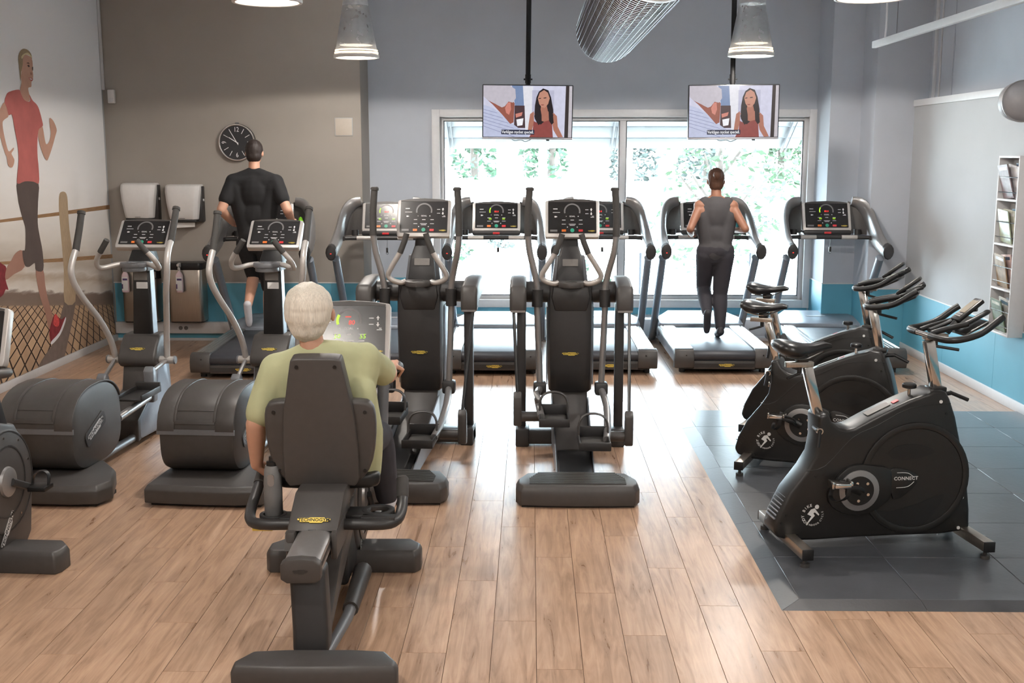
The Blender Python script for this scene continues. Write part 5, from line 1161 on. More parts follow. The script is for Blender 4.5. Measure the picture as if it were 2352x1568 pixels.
def mural_ground():
    """printed beach photograph: pale sky, surf, sand and diagonal paving"""
    m = bpy.data.materials.new('mural_print'); m.use_nodes = True
    nt = m.node_tree; N = nt.nodes; L = nt.links; b = N['Principled BSDF']; b.inputs['Roughness'].default_value = 0.6
    tc = N.new('ShaderNodeTexCoord'); sp = N.new('ShaderNodeSeparateXYZ'); L.new(tc.outputs['Object'], sp.inputs[0])
    def math_(op, a, b_=None):
        n = N.new('ShaderNodeMath'); n.operation = op
        for i, v in enumerate((a, b_)):
            if v is None: continue
            if isinstance(v, (int, float)): n.inputs[i].default_value = v
            else: L.new(v, n.inputs[i])
        return n.outputs[0]
    y = sp.outputs[1]; z = math_('ADD', sp.outputs[2], math_('MULTIPLY', math_('SUBTRACT', math_('MAXIMUM', y, 9.2), 9.69), 0.128))
    # sky to sea to sand by height
    nz = N.new('ShaderNodeTexNoise'); nz.inputs['Scale'].default_value = 3.0; nz.inputs['Detail'].default_value = 5
    mp = N.new('ShaderNodeMapping'); mp.inputs['Scale'].default_value = (1, 0.8, 4.0); L.new(tc.outputs['Object'], mp.inputs[0]); L.new(mp.outputs[0], nz.inputs['Vector'])
    zz = math_('ADD', z, math_('MULTIPLY', math_('SUBTRACT', nz.outputs['Fac'], 0.5), 0.16))
    ra = N.new('ShaderNodeValToRGB'); cr = ra.color_ramp
    L.new(math_('DIVIDE', zz, 4.3), ra.inputs[0])
    stops = [(0.0,(160,138,112)),(0.15,(140,120,104)),(0.185,(122,106,94)),(0.202,(126,108,96)),(0.206,(214,206,196)),(0.222,(204,194,182)),(0.236,(176,158,138)),(0.25,(208,200,190)),(0.27,(184,172,158)),(0.31,(212,204,194)),(0.36,(226,221,215)),(0.46,(238,236,234)),(1.0,(238,243,248))]
    cr.elements[0].position = stops[0][0]; cr.elements[0].color = rgb(stops[0][1]); cr.elements[1].position = 1.0; cr.elements[1].color = rgb(stops[-1][1])
    for p, c in stops[1:-1]:
        e = cr.elements.new(p); e.color = rgb(c)
    # printed paving: perspective grid of diagonal setts
    dn = math_('SUBTRACT', 1.55, z)
    u = math_('DIVIDE', math_('SUBTRACT', y, 10.3), dn); v = math_('DIVIDE', 1.0, dn)
    k = 5.2
    cb = N.new('ShaderNodeCombineXYZ')
    L.new(math_('MULTIPLY', math_('ADD', u, math_('MULTIPLY', v, 1.25)), k), cb.inputs[0]); L.new(math_('MULTIPLY', math_('SUBTRACT', u, math_('MULTIPLY', v, 1.6)), k*0.9), cb.inputs[1])
    br = N.new('ShaderNodeTexBrick'); br.inputs['Scale'].default_value = 1.0; br.inputs['Mortar Size'].default_value = 0.055; br.inputs['Brick Width'].default_value = 1.0; br.inputs['Row Height'].default_value = 0.7
    br.offset = 0.0
    br.inputs['Color1'].default_value = rgb((190,160,128)); br.inputs['Color2'].default_value = rgb((166,138,112)); br.inputs['Mortar'].default_value = rgb((44,34,32))
    L.new(cb.outputs[0], br.inputs['Vector'])
    st = N.new('ShaderNodeMapRange'); st.inputs['From Min'].default_value = 0.735; st.inputs['From Max'].default_value = 0.752; L.new(z, st.inputs[0])
    mx = N.new('ShaderNodeMix'); mx.data_type = 'RGBA'; L.new(st.outputs[0], mx.inputs[0]); L.new(br.outputs['Color'], mx.inputs[6]); L.new(ra.outputs[0], mx.inputs[7])
    L.new(mx.outputs[2], b.inputs['Base Color']); MATS['mural_print'] = m
mural_ground()
flat_mat('mu_skin', (192,150,130)); flat_mat('mu_hair', (150,132,104), 0.3, 8, (1,60,4)); flat_mat('mu_band', (206,190,150)); flat_mat('mu_red', (186,104,98), 0.12, 5)
flat_mat('mu_legging', (88,76,72), 0.12, 5); flat_mat('mu_calf', (160,120,104)); flat_mat('mu_shoe', (126,44,50), 0.2, 20); flat_mat('mu_white', (214,214,216)); flat_mat('mu_lace', (196,72,70), 0.3, 60)
flat_mat('mu_post', (172,150,122), 0.2, 4, (1,40,3)); flat_mat('mu_shadow', (112,98,90), 0.12, 14); flat_mat('mu_rail', (150,116,82), 0.25, 4, (1,2,40)); flat_mat('mu_dark', (60,44,38))
mu = thing('wall_mural', 'floor-to-ceiling beach mural of a running figure in a red top', 'mural', (XL, 8.5, 0))
mk('printed_sheet', [box(0.0,0.0015,YREAR-8.5+0.02,YB-8.5-0.045,0.076,ZC-0.01)], 'mural_print', mu)
bpy.data.objects['printed_sheet'].location = (0, 0, 0)
# print coordinates in wall space: shift the sheet so its object space is the wall's
ps = bpy.data.objects['printed_sheet']
for v in ps.data.vertices: v.co.y += 8.5
ps.location.y = -8.5
MU_ORDER = [('upper_rail','mu_rail'),('lower_rail','mu_rail'),('post_shadow','mu_shadow'),('post','mu_post'),('rear_shoe','mu_shoe'),('rear_calf','mu_calf'),('front_calf','mu_calf'),('front_shoe','mu_shoe'),('shoe_sole','mu_white'),('shoe_laces','mu_lace'),('leggings','mu_legging'),('rear_arm','mu_skin'),('front_arm','mu_skin'),('face_and_neck','mu_skin'),('shirt','mu_red'),('hair','mu_hair'),('headband','mu_band'),('eyebrow','mu_dark'),('eye','mu_dark'),('far_eye','mu_dark'),('nose','mu_calf'),('lips','mu_red'),('teeth','mu_white')]
for i, (k_, m_) in enumerate(MU_ORDER):
    pts = MURAL[k_]
    if k_ not in ('upper_rail','lower_rail','teeth','eye','eyebrow'): pts = [(a[0],a[1]) for a in smooth([(p[0],p[1],0) for p in pts], 3, True)]
    x0 = 0.0015 + 0.0003*i
    mk('printed_'+k_, prism([(p[0]-8.5, p[1]) for p in pts], 'x', x0, x0+0.0003), m_, mu)

# ================================================================== rubber mat of square tiles
pmat('mat_rubber', (74,76,80), 0.31, var=0.14, scale=3.0, bump=0.35)
pmat('mat_edge', (54,54,56), 0.40, var=0.10, scale=5.0, bump=0.3)
MX0, MY0, MT = 1.245, 5.015, 0.56
mat_ = thing('gym_mat', 'large black rubber floor mat of square tiles under the bikes', 'floor mat', (MX0, MY0, 0))
for i in range(5):
    for j in range(7):
        x0 = i*MT; x1 = min((i+1)*MT, XR-0.03-MX0)
        mk('mat_tile', [box(x0+0.0012, x1-0.0012, j*MT+0.0012, (j+1)*MT-0.0012, 0.0004, MZ)], 'mat_rubber', mat_, 0.002, 1)
def ramp(name, a, b):
    mk(name, (a+b, [tuple(range(len(a))), tuple(range(2*len(a)-1,len(a)-1,-1))] + [(i,(i+1)%3,(i+1)%3+3,i+3) for i in range(3)]), 'mat_edge', mat_)
LX = XR-0.03-MX0
for j in range(7):
    y0, y1 = j*MT+0.001, (j+1)*MT-0.001
    ya = y0-0.10 if j == 0 else y0
    ramp('mat_border', [(-0.10,ya,0.0004),(0,y0,0.0004),(0,y0,MZ)], [(-0.10,y1,0.0004),(0,y1,0.0004),(0,y1,MZ)])
for i in range(5):
    x0, x1 = i*MT+0.001, min((i+1)*MT, LX)-0.001
    xa = x0-0.10 if i == 0 else x0
    ramp('mat_border', [(xa,-0.10,0.0004),(x0,0,0.0004),(x0,0,MZ)], [(x1,-0.10,0.0004),(x1,0,0.0004),(x1,0,MZ)])

# ================================================================== wall-hung televisions
def emat(name, c, s=0.9): return pmat(name, c, emit=s, var=0.05, scale=25)
for nme, c in dict(tv_bg=(206,206,226), tv_door=(224,224,232), tv_win=(186,186,208), tv_strip=(58,50,50), tv_pale=(196,190,196), tv_blue=(120,140,176), tv_clut=(74,54,58), tv_shirt=(188,194,220), tv_stripe=(128,132,172),
                   tv_neck=(150,88,74), tv_hair=(192,186,196), tv_ear=(206,132,118), tv_dark=(38,30,34), tv_face=(192,138,118), tv_skin=(172,114,96), tv_top=(142,72,68), tv_sub=(34,38,62), tv_white=(240,240,245)).items(): emat(nme, c)
pmat('tv_bezel', (30,30,32), 0.3, var=0.04); pmat('tv_chin', (140,140,146), 0.3, metal=0.4, var=0.04)
TVP = [('backdrop','tv_door',[(1020,175),(1130,175),(1110,640),(1050,640)]),('backdrop_window','tv_win',[(1120,215),(1352,215),(1352,600),(1120,600)]),('door_edge','tv_strip',[(1476,166),(1512,166),(1506,722),(1466,722)]),('door_light','tv_pale',[(1512,166),(1545,166),(1540,722),(1506,722)]),
 ('picture_frame','tv_blue',[(905,168),(1020,168),(1035,390),(940,390)]),('picture_frame','tv_clut',[(935,380),(1040,380),(1050,620),(930,620)]),('figure','tv_white',[(955,530),(1030,515),(1020,590),(965,600)]),('figure','tv_ear',[(945,470),(1020,450),(1010,490),(950,510)]),
 ('shoulder','tv_shirt',[(598,375),(700,405),(800,475),(900,565),(990,630),(1080,690),(1085,722),(598,722)]),
 ('neck','tv_neck',[(600,285),(700,370),(800,475),(890,578),(925,560),(930,470),(935,360),(900,300),(840,330),(760,380),(660,330)]),
 ('grey_hair','tv_hair',[(600,166),(880,166),(940,205),(948,300),(915,350),(870,338),(830,390),(800,402),(760,382),(690,342),(640,320),(600,282)]),
 ('ear','tv_ear',[(860,350),(890,345),(897,420),(877,480),(845,460),(833,410)]),
 ('long_hair','tv_dark',[(1235,195),(1290,215),(1320,290),(1345,420),(1352,560),(1330,582),(1300,560),(1215,587),(1180,580),(1145,500),(1150,380),(1165,290),(1190,230)]),
 ('bare_neck','tv_skin',[(1215,385),(1275,378),(1290,440),(1350,460),(1310,545),(1250,550),(1195,535),(1138,465),(1205,448)]),
 ('bare_arm','tv_skin',[(1140,440),(1100,470),(1085,580),(1078,650),(1120,655),(1142,560)]),('bare_arm','tv_skin',[(1350,455),(1385,490),(1395,600),(1452,715),(1398,718),(1350,640),(1335,560)]),
 ('red_top','tv_top',[(1140,545),(1215,582),(1250,550),(1300,535),(1335,570),(1340,650),(1346,722),(1095,722),(1130,640)]),
 ('hair_lock','tv_dark',[(1180,330),(1205,390),(1222,480),(1225,560),(1190,588),(1150,520),(1150,390)]),('hair_lock','tv_dark',[(1300,330),(1335,400),(1352,560),(1330,583),(1302,540),(1295,430)]),
 ('face','tv_face',[(1245,213),(1285,240),(1306,300),(1290,360),(1255,402),(1220,396),(1195,360),(1180,300),(1200,240)]),
 ('features','tv_dark',[(1188,300),(1212,296),(1214,304),(1190,308)]),('features','tv_dark',[(1240,294),(1270,290),(1270,299),(1242,303)]),('features','tv_top',[(1212,366),(1248,366),(1240,376),(1220,376)]),
 ('subtitle_box','tv_sub',[(795,640),(1148,640),(1148,690),(795,690)])]
def make_tv(label, group):
    t = thing('television', label, 'television', group=group)      # origin at screen centre
    W, H = 0.43, 0.25
    mk('casing', [box(-W,W,0.0,0.045,-H-0.008,H), box(-W+0.12,W-0.12,0.045,0.075,-H+0.06,H-0.1)], 'tv_bezel', t, 0.006)
    mk('chin', [box(-W+0.002,W-0.002,-0.004,0.02,-H-0.010,-H+0.008)], 'tv_chin', t, 0.002)
    mk('sensor_box', [box(0.18,0.21,0.0,0.02,-H-0.022,-H-0.010)], 'black_plastic', t, 0.002)
    sc = mk('screen', [box(-W+0.010,W-0.010,-0.0015,0.002,-H+0.012,H-0.010)], 'tv_bg', t)
    sw, sh = 2*W-0.02, 2*H-0.022
    cz = 0.001
    def uv(x, y): return (max(-W+0.010,min(W-0.010,((x-603)/940-0.5)*sw)), max(-H+0.012,min(H-0.010,cz + (0.5-(y-168)/550)*sh)))
    for i, (n_, m_, pts) in enumerate(TVP):
        y0 = -0.0017 - 0.0002*i
        mk('picture_'+n_, prism([uv(*p) for p in pts], 'y', y0, y0-0.0002), m_, sc)
    st = []
    for k in range(9):
        a, b_ = uv(600, 420+36*k), uv(600+min(470, 150+60*k), 420+36*k+min(150, 40+18*k))
        if b_[1] < -H+0.014: b_ = (b_[0]*1.0-0.02*k, -H+0.014)
        st.append(prism([a, b_, (b_[0], b_[1]-0.004), (a[0], a[1]-0.004)], 'y', -0.0034, -0.0037))
    mk('picture_stripes', st[:6], 'tv_stripe', sc)
    x, z = uv(971, 665)
    tx = tf(text('Verkligen mycket speciell.', 0.040, 0.0003, bold=0.0007), face_my(x, -0.0072, z))
    g0 = [p[0] for p in tx[0]]; f_ = 0.305/(max(g0)-min(g0))
    tx = ([((p[0]-x)*f_+x, p[1], p[2]) for p in tx[0]], tx[1])
    mk('subtitle_lettering', tx, 'tv_white', sc)
    mk('ceiling_pole', tube([(0.0,0.10,-0.02),(0.0,0.10,ZC-2.44)], 0.024, 14), 'pole_black', t)
    mk('pole_clamp', [tube([(0,0.10,H+0.02),(0,0.10,H+0.10)],0.028,14), tube([(-0.042,0.10,H+0.055),(0.042,0.10,H+0.055)],0.008,8)], 'pole_black', t)
    mk('wall_bracket', [box(-0.1,0.1,0.075,0.125,-0.1,0.1)], 'black_plastic', t, 0.004)
    mk('loose_cable', tube([(-0.16,0.03,-H),(-0.12,0.02,-H-0.022),(-0.06,0.02,-H-0.014),(-0.02,0.02,-H-0.030),(0.03,0.02,-H-0.012),(0.05,0.03,-H)], 0.003, 6, k=3), 'black_plastic', t)
    return t
TVG = 'televisions on ceiling poles'
tv0 = make_tv('flat television on a ceiling pole above the middle treadmills', TVG); tv0.location = (-0.035, 11.0, 2.44)
tv0.rotation_euler.y = math.radians(0.6)
tv1 = dup(tv0, 'flat television on a ceiling pole nearer the corner pier', (1.915, 11.0, 2.44), 0, TVG); tv1.rotation_euler.y = math.radians(-0.4)

# ================================================================== pendant lamps
def shade_material():
    m = bpy.data.materials.new('ribbed_glass'); m.use_nodes = True
    nt = m.node_tree; N = nt.nodes; L = nt.links; b = N['Principled BSDF']
    b.inputs['Base Color'].default_value = rgb((150,152,155)); b.inputs['Roughness'].default_value = 0.3
    tr = N.new('ShaderNodeBsdfTransparent'); mx = N.new('ShaderNodeMixShader'); wv = N.new('ShaderNodeTexNoise'); wv.inputs['Scale'].default_value = 9
    mr = N.new('ShaderNodeMapRange'); mr.inputs['To Min'].default_value = 0.42; mr.inputs['To Max'].default_value = 0.60; L.new(wv.outputs['Fac'], mr.inputs[0])
    L.new(mr.outputs[0], mx.inputs[0]); L.new(tr.outputs[0], mx.inputs[1]); L.new(b.outputs[0], mx.inputs[2]); L.new(mx.outputs[0], N['Material Output'].inputs[0])
    MATS['ribbed_glass'] = m
shade_material()
pmat('lamp_glow', (255,238,214), emit=7.0, var=0.02)
pmat('lamp_band', (255,226,190), emit=2.2, var=0.05)
pmat('lamp_housing', (150,150,150), 0.5, metal=0.2, var=0.08)
pmat('lamp_inner', (196,196,196), 0.4, var=0.04)
def make_lamp(label, loc, group):
    t = thing('pendant_lamp', label, 'pendant lamp', loc, 0, group)    # origin at the rim
    mk('shade', [loft([[(r*math.cos(2*math.pi*k/40), r*math.sin(2*math.pi*k/40), z) for k in range(40)] for r, z in ((0.200,0.03),(0.183,0.10),(0.165,0.20),(0.118,0.46))], cap=False)], 'ribbed_glass', t)
    mk('reflector', [loft([[(r*math.cos(2*math.pi*k/32), r*math.sin(2*math.pi*k/32), z) for k in range(32)] for r, z in ((0.150,0.115),(0.125,0.20),(0.06,0.33),(0.05,0.345))], cap=False)], 'lamp_inner', t)
    mk('rim', [ring(0.185,0.206,0.0,0.03,40)], 'white_plastic', t, 0.004)
    mk('glow_band', [ring(0.188,0.1985,0.036,0.050,40), ring(0.184,0.1935,0.060,0.072,40)], 'lamp_band', t)
    mk('diffuser', [lathe([(0.184,0.012),(0.15,0.022),(0.08,0.028),(0.01,0.03)],40)], 'lamp_glow', t)
    mk('gear_housing', [lathe([(0.118,0.455)] + [(0.116-0.0028*i+(0.003 if i%2 else 0), 0.46+0.022*i) for i in range(10)] + [(0.06,0.70),(0.03,0.72)],32)], 'lamp_housing', t)
    mk('suspension', tube([(0,0,0.71),(0,0,ZC-loc[2])],0.010,8), 'lamp_housing', t)
    d = bpy.data.lights.new('lamp_light','SPOT'); d.spot_size = math.radians(172); d.spot_blend = 0.10; d.energy = LAMP_POWER; d.color = LAMP_COLOR; d.shadow_soft_size = 0.05
    lo = bpy.data.objects.new('lamp_light', d); COL.objects.link(lo); lo.parent = t; lo.location = (0,0,-0.012)
    w_ = bpy.data.lights.new('ceiling_fill','SPOT'); w_.energy = FILL_POWER; w_.spot_size = math.radians(150); w_.spot_blend = 0.6; w_.color = (0.94, 0.97, 1.0); w_.shadow_soft_size = 0.06  # unseen fill spot added over the housing to brighten the ceiling
    wo = bpy.data.objects.new('ceiling_fill', w_); COL.objects.link(wo); wo.parent = t; wo.location = (0,0,0.76); wo.rotation_euler = (math.pi,0,0)
    return t
LG = 'conical glass pendant lamps'
make_lamp('conical glass pendant lamp above the grey wall edge, whole cone visible', (-1.595,10.62,2.905), LG)
make_lamp('conical glass pendant lamp in front of the television pole, whole cone visible', (1.975,10.55,2.91), LG)
make_lamp('pendant lamp cut by the top edge above the clock, only its rim visible', (-1.56,6.92,2.925), LG)
make_lamp('pendant lamp cut by the top edge above the corner pier, only its rim visible', (1.945,6.78,2.92), LG)
for x, y, lb in ((-1.57,3.1,'pendant lamp over the recumbent bike, above the picture'),(1.95,3.1,'pendant lamp over the near end of the mat side, above the picture'),(-1.57,-0.6,'pendant lamp behind the camera on the mural side'),(1.95,-0.6,'pendant lamp behind the camera on the mat side')):
    make_lamp(lb, (x, y, 2.92), LG)

# ================================================================== ventilation duct
pmat('duct_white', (238,238,240), 0.5, var=0.03); pmat('duct_wire', (120,122,128), 0.4, metal=0.5, var=0.05)
vd = thing('ventilation_duct', 'round wire-mesh ventilation duct running overhead between the televisions', 'air duct', (0.657, 10.2, 3.10))
mk('sleeve', [lathe([(0.255,-4.15),(0.262,-4.1),(0.262,-0.01),(0.25,0.0)],48,'y')], 'duct_white', vd)
wires = []
for k in range(60): wires.append(ring(0.262,0.268,-0.012-0.07*k,-0.002-0.07*k,40,'y'))
for k in range(40):
    a = 2*math.pi*k/40; wires.append(tube([(0.267*math.cos(a),-0.003,0.267*math.sin(a)),(0.267*math.cos(a),-4.12,0.267*math.sin(a))],0.0028,4))
mk('wire_grid', wires, 'duct_wire', vd, kind='stuff')
mk('collar', [lathe([(0.285,-4.22),(0.285,-4.10)],48,'y'), lathe([(0.26,-7.0),(0.26,-4.15)],48,'y')], 'duct_white', vd, 0.004)
mk('hanger', [tube([(0,y,0.26),(0,y,ZC-3.10)],0.004,6) for y in (-0.6,-3.6)], 'duct_wire', vd)

# ================================================================== light track on the right
tk = thing('light_track', 'slim white light track hanging from the ceiling near the corner', 'light track', (2.93, 10.05, 2.965))
mk('track_bar', [box(-0.02,0.02,-7.0,0.0,-0.028,0.028)], 'white_paint', tk, 0.004)
mk('track_cable', tube([(0.0,-0.30,0.028),(0.02,-0.24,0.06),(0.06,-0.12,0.20),(0.06,-0.10,0.6),(0.06,-0.10,ZC-2.965)],0.008,8,k=3), 'white_paint', tk)
mk('track_hanger', [tube([(0,y,0.028),(0,y,ZC-2.965)],0.003,6) for y in (-0.6,-3.5,-6.5)], 'mid_grey', tk)

# ================================================================== wall clock
pmat('clock_face', (44,44,46), 0.25, var=0.05)
ck = thing('wall_clock', 'round black wall clock with silver rim and white numerals', 'clock', (-3.165, YB, 2.165))
mk('case', [lathe([(0.185,-0.045),(0.192,-0.045),(0.198,-0.035),(0.198,-0.004)],48,'y')], 'black_plastic', ck)
mk('rim', [ring(0.181,0.197,-0.052,-0.040,48,'y')], 'chrome', ck, 0.003)
mk('dial', [disc(0.183,-0.047,-0.044,48,(0,0,0),'y')], 'clock_face', ck)
nums = []
for s_, a in (('12',90),('3',0),('6',-90),('9',180)):
    r = 0.135; g = text(s_,0.072,0.0004,bold=-0.0004); g = ([(p[0]*0.8,p[1],p[2]) for p in g[0]], g[1])
    g = tf(g, Matrix.Rotation(math.radians(a-90),4,'Z')) if s_ in ('9','3') else g
    nums.append(tf(g, face_my(r*math.cos(math.radians(a)),-0.0485,r*math.sin(math.radians(a)))))
mk('numerals', nums, 'print_white', ck)
tks = []
for k in range(12):
    if k % 3: 
        a = math.radians(30*k); tks.append(rot(box(-0.0025,0.0025,-0.0490,-0.0475,0.105,0.162),'Y',30*k))
mk('hour_marks', tks, 'print_white', ck)
mk('hour_hand', rot(box(-0.004,0.004,-0.0505,-0.0495,-0.02,0.10),'Y',-58), 'print_white', ck)
mk('minute_hand', rot(box(-0.003,0.003,-0.0518,-0.0508,-0.03,0.15),'Y',-30), 'print_white', ck)
mk('hang_tab', [box(-0.02,0.02,-0.012,-0.004,0.195,0.212)], 'mid_grey', ck, 0.002)

# ================================================================== wall fittings
hp = thing('access_hatch', 'square cream access hatch flush on the grey wall', 'wall panel', (-2.015, YB, 2.33))
mk('hatch_frame', [box(-0.097,0.097,-0.006,0.0,-0.097,0.097)], 'wall_pale', hp, 0.001)
mk('hatch_door', [box(-0.090,0.090,-0.010,-0.006,-0.090,0.090)], 'hatch_cream', hp, 0.001) if pmat('hatch_cream', (188,178,165), 0.6, var=0.02) else None
sn = thing('alarm_box', 'small white alarm box in the corner beside the mural', 'alarm box', (-4.50, YB, 2.65))
mk('case', [box(-0.036,0.036,-0.05,0.0,-0.072,0.072)], 'white_plastic', sn, 0.008)
mk('lens', [box(-0.024,0.024,-0.054,-0.048,-0.060,-0.015)], 'white_paint', sn, 0.004)
def dispenser(label, x, z0, z1, pap):
    t = thing('towel_dispenser', label, 'towel dispenser', (x, YB, z0), 0, 'paper towel dispensers')
    h = z1-z0
    secs = []
    for z, w, d in ((0.0,0.150,0.20),(0.05,0.156,0.215),(0.18,0.172,0.235),(0.30,0.186,0.225),(h-0.015,0.188,0.20),(h,0.178,0.16)):
        secs.append([(-w,-0.004,z),(-w,-d+0.05,z),(-w+0.035,-d+0.008,z),(-w*0.5,-d,z),(w*0.5,-d,z),(w-0.035,-d+0.008,z),(w,-d+0.05,z),(w,-0.004,z)])
    mk('cover', loft(secs), 'white_plastic', t, 0.008, ang=50)
    mk('back_plate', [box(-0.165,0.196,-0.10,0.0,-0.028,h-0.02)], 'charcoal_dark', t, 0.01)
    mk('outlet', [box(-0.135,0.15,-0.19,-0.01,-0.03,0.002)], 'black_plastic', t, 0.006)
    mk('lock', [disc(0.014,0.195,0.205,12,(0,-0.07,h*0.55),'x')], 'white_paint', t)
    mk('maker_mark', [box(-0.03,0.03,-0.2065,-0.2045,0.012,0.018)], 'gauge_grey', t)
    if pap: mk('paper_towel', loft([[(-0.10,-0.15,0.0),(0.12,-0.15,0.0),(0.12,-0.148,0.0),(-0.10,-0.148,0.0)],[(-0.10,-0.165,-0.09),(0.12,-0.16,-0.078),(0.12,-0.158,-0.078),(-0.10,-0.163,-0.09)]]), 'paper', t)
    return t
dispenser('white paper towel dispenser closest to the mural', -4.225, 1.36, 1.735, False)
dispenser('white paper towel dispenser with a paper sheet hanging out', -3.745, 1.345, 1.72, True)
def bin_(label, x, z0, z1, tail):
    t = thing('waste_bin', label, 'waste bin', (x, YB-0.01, z0), 0, 'steel waste bins on the wall')
    h = z1-z0
    o = rrect(0.375, 0.235, 0.045, 5, 0, -0.13)
    mk('steel_body', prism(o, 'z', 0.012, h-0.075), 'steel_brushed', t, 0.004)
    mk('lid_band', prism(rrect(0.385,0.245,0.048,5,0,-0.13), 'z', h-0.075, h), 'black_plastic', t, 0.008)
    mk('base', prism(rrect(0.36,0.22,0.045,5,0,-0.13), 'z', 0.0, 0.014), 'black_plastic', t)
    if tail: mk('liner_bag', [loft([[(0.10,-0.262,h-0.01),(0.185,-0.22,h-0.01),(0.20,-0.12,h-0.01),(0.17,-0.12,h-0.01)],[(0.14,-0.262,h-0.17),(0.192,-0.22,h-0.15),(0.204,-0.12,h-0.16),(0.18,-0.12,h-0.14)]])], 'black_gloss', t)
    return t
bin_('stainless steel waste bin behind the trainer column nearest the mural', -4.235, 0.235, 0.865, True)
bin_('stainless steel waste bin with a spray bottle hung at its centre', -3.735, 0.235, 0.885, False)
pmat('spray_clear', (222,214,214), 0.3, var=0.03); pmat('spray_pink', (218,196,202), 0.35, var=0.03); pmat('label_purple', (78,58,110), 0.5, var=0.05)
def spray(label, x, y, z):
    t = thing('spray_bottle', label, 'spray bottle', (x, y, z), 0, 'disinfectant spray bottles')
    mk('bottle', [loft([[(a[0],a[1],zz) for a in rrect(2*w,2*d,min(w,d)*0.8,4)] for zz, w, d in ((0.0,0.034,0.024),(0.01,0.038,0.027),(0.175,0.038,0.027),(0.20,0.030,0.022),(0.22,0.014,0.013),(0.235,0.012,0.012))])], 'spray_pink', t)
    mk('label_print', [box(-0.030,0.034,-0.0285,-0.0275,0.02,0.165)], 'print_white', t)
    mk('label_band', [box(-0.020,0.030,-0.0295,-0.0285,0.13,0.15), box(-0.030,-0.018,-0.0295,-0.0285,0.04,0.09)], 'label_purple', t)
    mk('sprayer_head', [tube([(0,0,0.235),(0,0,0.265)],0.014,10), loft([[(-0.012,-0.045,0.285),(0.012,-0.045,0.285),(0.012,-0.045,0.305),(-0.012,-0.045,0.305)],[(-0.014,0.03,0.265),(0.014,0.03,0.265),(0.014,0.03,0.315),(-0.014,0.03,0.315)]]), tube([(0,-0.02,0.285),(0,-0.035,0.255),(0,-0.028,0.235)],0.005,6)], 'white_plastic', t, 0.003)
    mk('hook', tube([(0,0.02,0.27),(0,0.035,0.29),(0,0.03,0.32)],0.004,6), 'mid_grey', t)
spray('white spray bottle hung on the bin nearest the mural', -4.36, 12.095, 0.575)
spray('pinkish spray bottle hung on the front of the steel bin', -3.775, 12.095, 0.575)

# ================================================================== right wall: magazine rack, magazines, ball speaker
rk = thing('magazine_rack', 'tall narrow white wall rack holding magazines', 'magazine rack', (XR, 9.20, 0.60))
D, Wk, Hk = 0.125, 0.40, 1.43
mk('side_panel', box(-D,0,-Wk/2,-Wk/2+0.016,0,Hk), 'white_paint', rk, 0.002); mk('side_panel', box(-D,0,Wk/2-0.016,Wk/2,0,Hk), 'white_paint', rk, 0.002)
mk('back_panel', box(-0.012,0,-Wk/2+0.016,Wk/2-0.016,0,Hk), 'white_paint', rk)
mk('top_panel', box(-D,-0.012,-Wk/2+0.016,Wk/2-0.016,Hk-0.016,Hk), 'white_paint', rk, 0.001)
bay = Hk/4
for k in range(4):
    mk('shelf', box(-D,-0.012,-Wk/2+0.016,Wk/2-0.016,k*bay,k*bay+0.016), 'white_paint', rk, 0.001)
    for zz in (0.07, 0.19): mk('retaining_wire', tube([(-D+0.006,-Wk/2+0.012,k*bay+zz),(-D+0.006,Wk/2-0.012,k*bay+zz)],0.004,6), 'chrome', rk)
rm = random.Random(11)
MCOL = [((176,186,196),'grey-blue'),((214,214,210),'white'),((96,110,84),'dark green'),((60,62,72),'slate'),((222,196,190),'pale pink'),((150,126,96),'tan'),((120,150,170),'sky-blue'),((206,206,190),'ivory'),((168,176,150),'sage'),((70,84,104),'navy'),((232,232,236),'bright white'),((126,110,112),'mauve-grey')]
WHERE = ['lowest', 'second lowest', 'second highest', 'highest']
for i_, (c, cn) in enumerate(MCOL): pmat('cover_%d' % i_, c, 0.35, var=0.35, scale=16)
for k in range(4):
    for j in range(3):
        c, cn = MCOL[k*3+j]
        h = 0.27+0.02*rm.random(); w = 0.19+0.02*rm.random(); y = -0.08+0.07*j+0.02*rm.random()
        m = thing('magazine', '%s magazine in the %s bay of the wall rack' % (cn, WHERE[k]), 'magazine', (XR-0.030-0.022*j, 9.20+y, 0.60+k*bay+0.0165), 0, 'magazines in the wall rack')
        lean = 3+4*j+rm.random()*3
        M = Matrix.Rotation(math.radians(-lean),4,'Y') @ Matrix.Rotation(math.radians(rm.uniform(-8,8)),4,'X')
        mk('pages', tf(box(-0.003,0.003,-w/2+0.002,w/2-0.001,0.006,h-0.001), M), 'paper', m)
        mk('cover', [tf(box(-0.0045,-0.003,-w/2,w/2,0.005,h), M), tf(box(0.003,0.0045,-w/2,w/2,0.005,h), M), tf(box(-0.0045,0.0045,-w/2-0.001,-w/2+0.001,0.005,h), M)], 'cover_%d' % (k*3+j), m)
        mk('cover_title', [tf(box(-0.0052,-0.0045,-w*0.4,w*0.35,h*0.84,h*0.93), M)], 'cover_%d' % ((k*3+j+5) % 12) if (k*3+j+5) < 12 else 'print_white', m)
bs = thing('ball_speaker', 'grey ball-shaped loudspeaker mounted high on the pale wall', 'speaker', (XR, 8.93, 2.44))
mk('shell', [ell((-0.19,0,0),(0.155,0.155,0.150),32,20)], 'mid_grey_matt', bs, ang=60) if pmat('mid_grey_matt', (150,148,150), 0.45, var=0.03) else None
mk('seam_ring', [ring(0.147,0.158,-0.062,-0.054,44,'y',(-0.19,0,0)), ], 'silver_grey', bs)
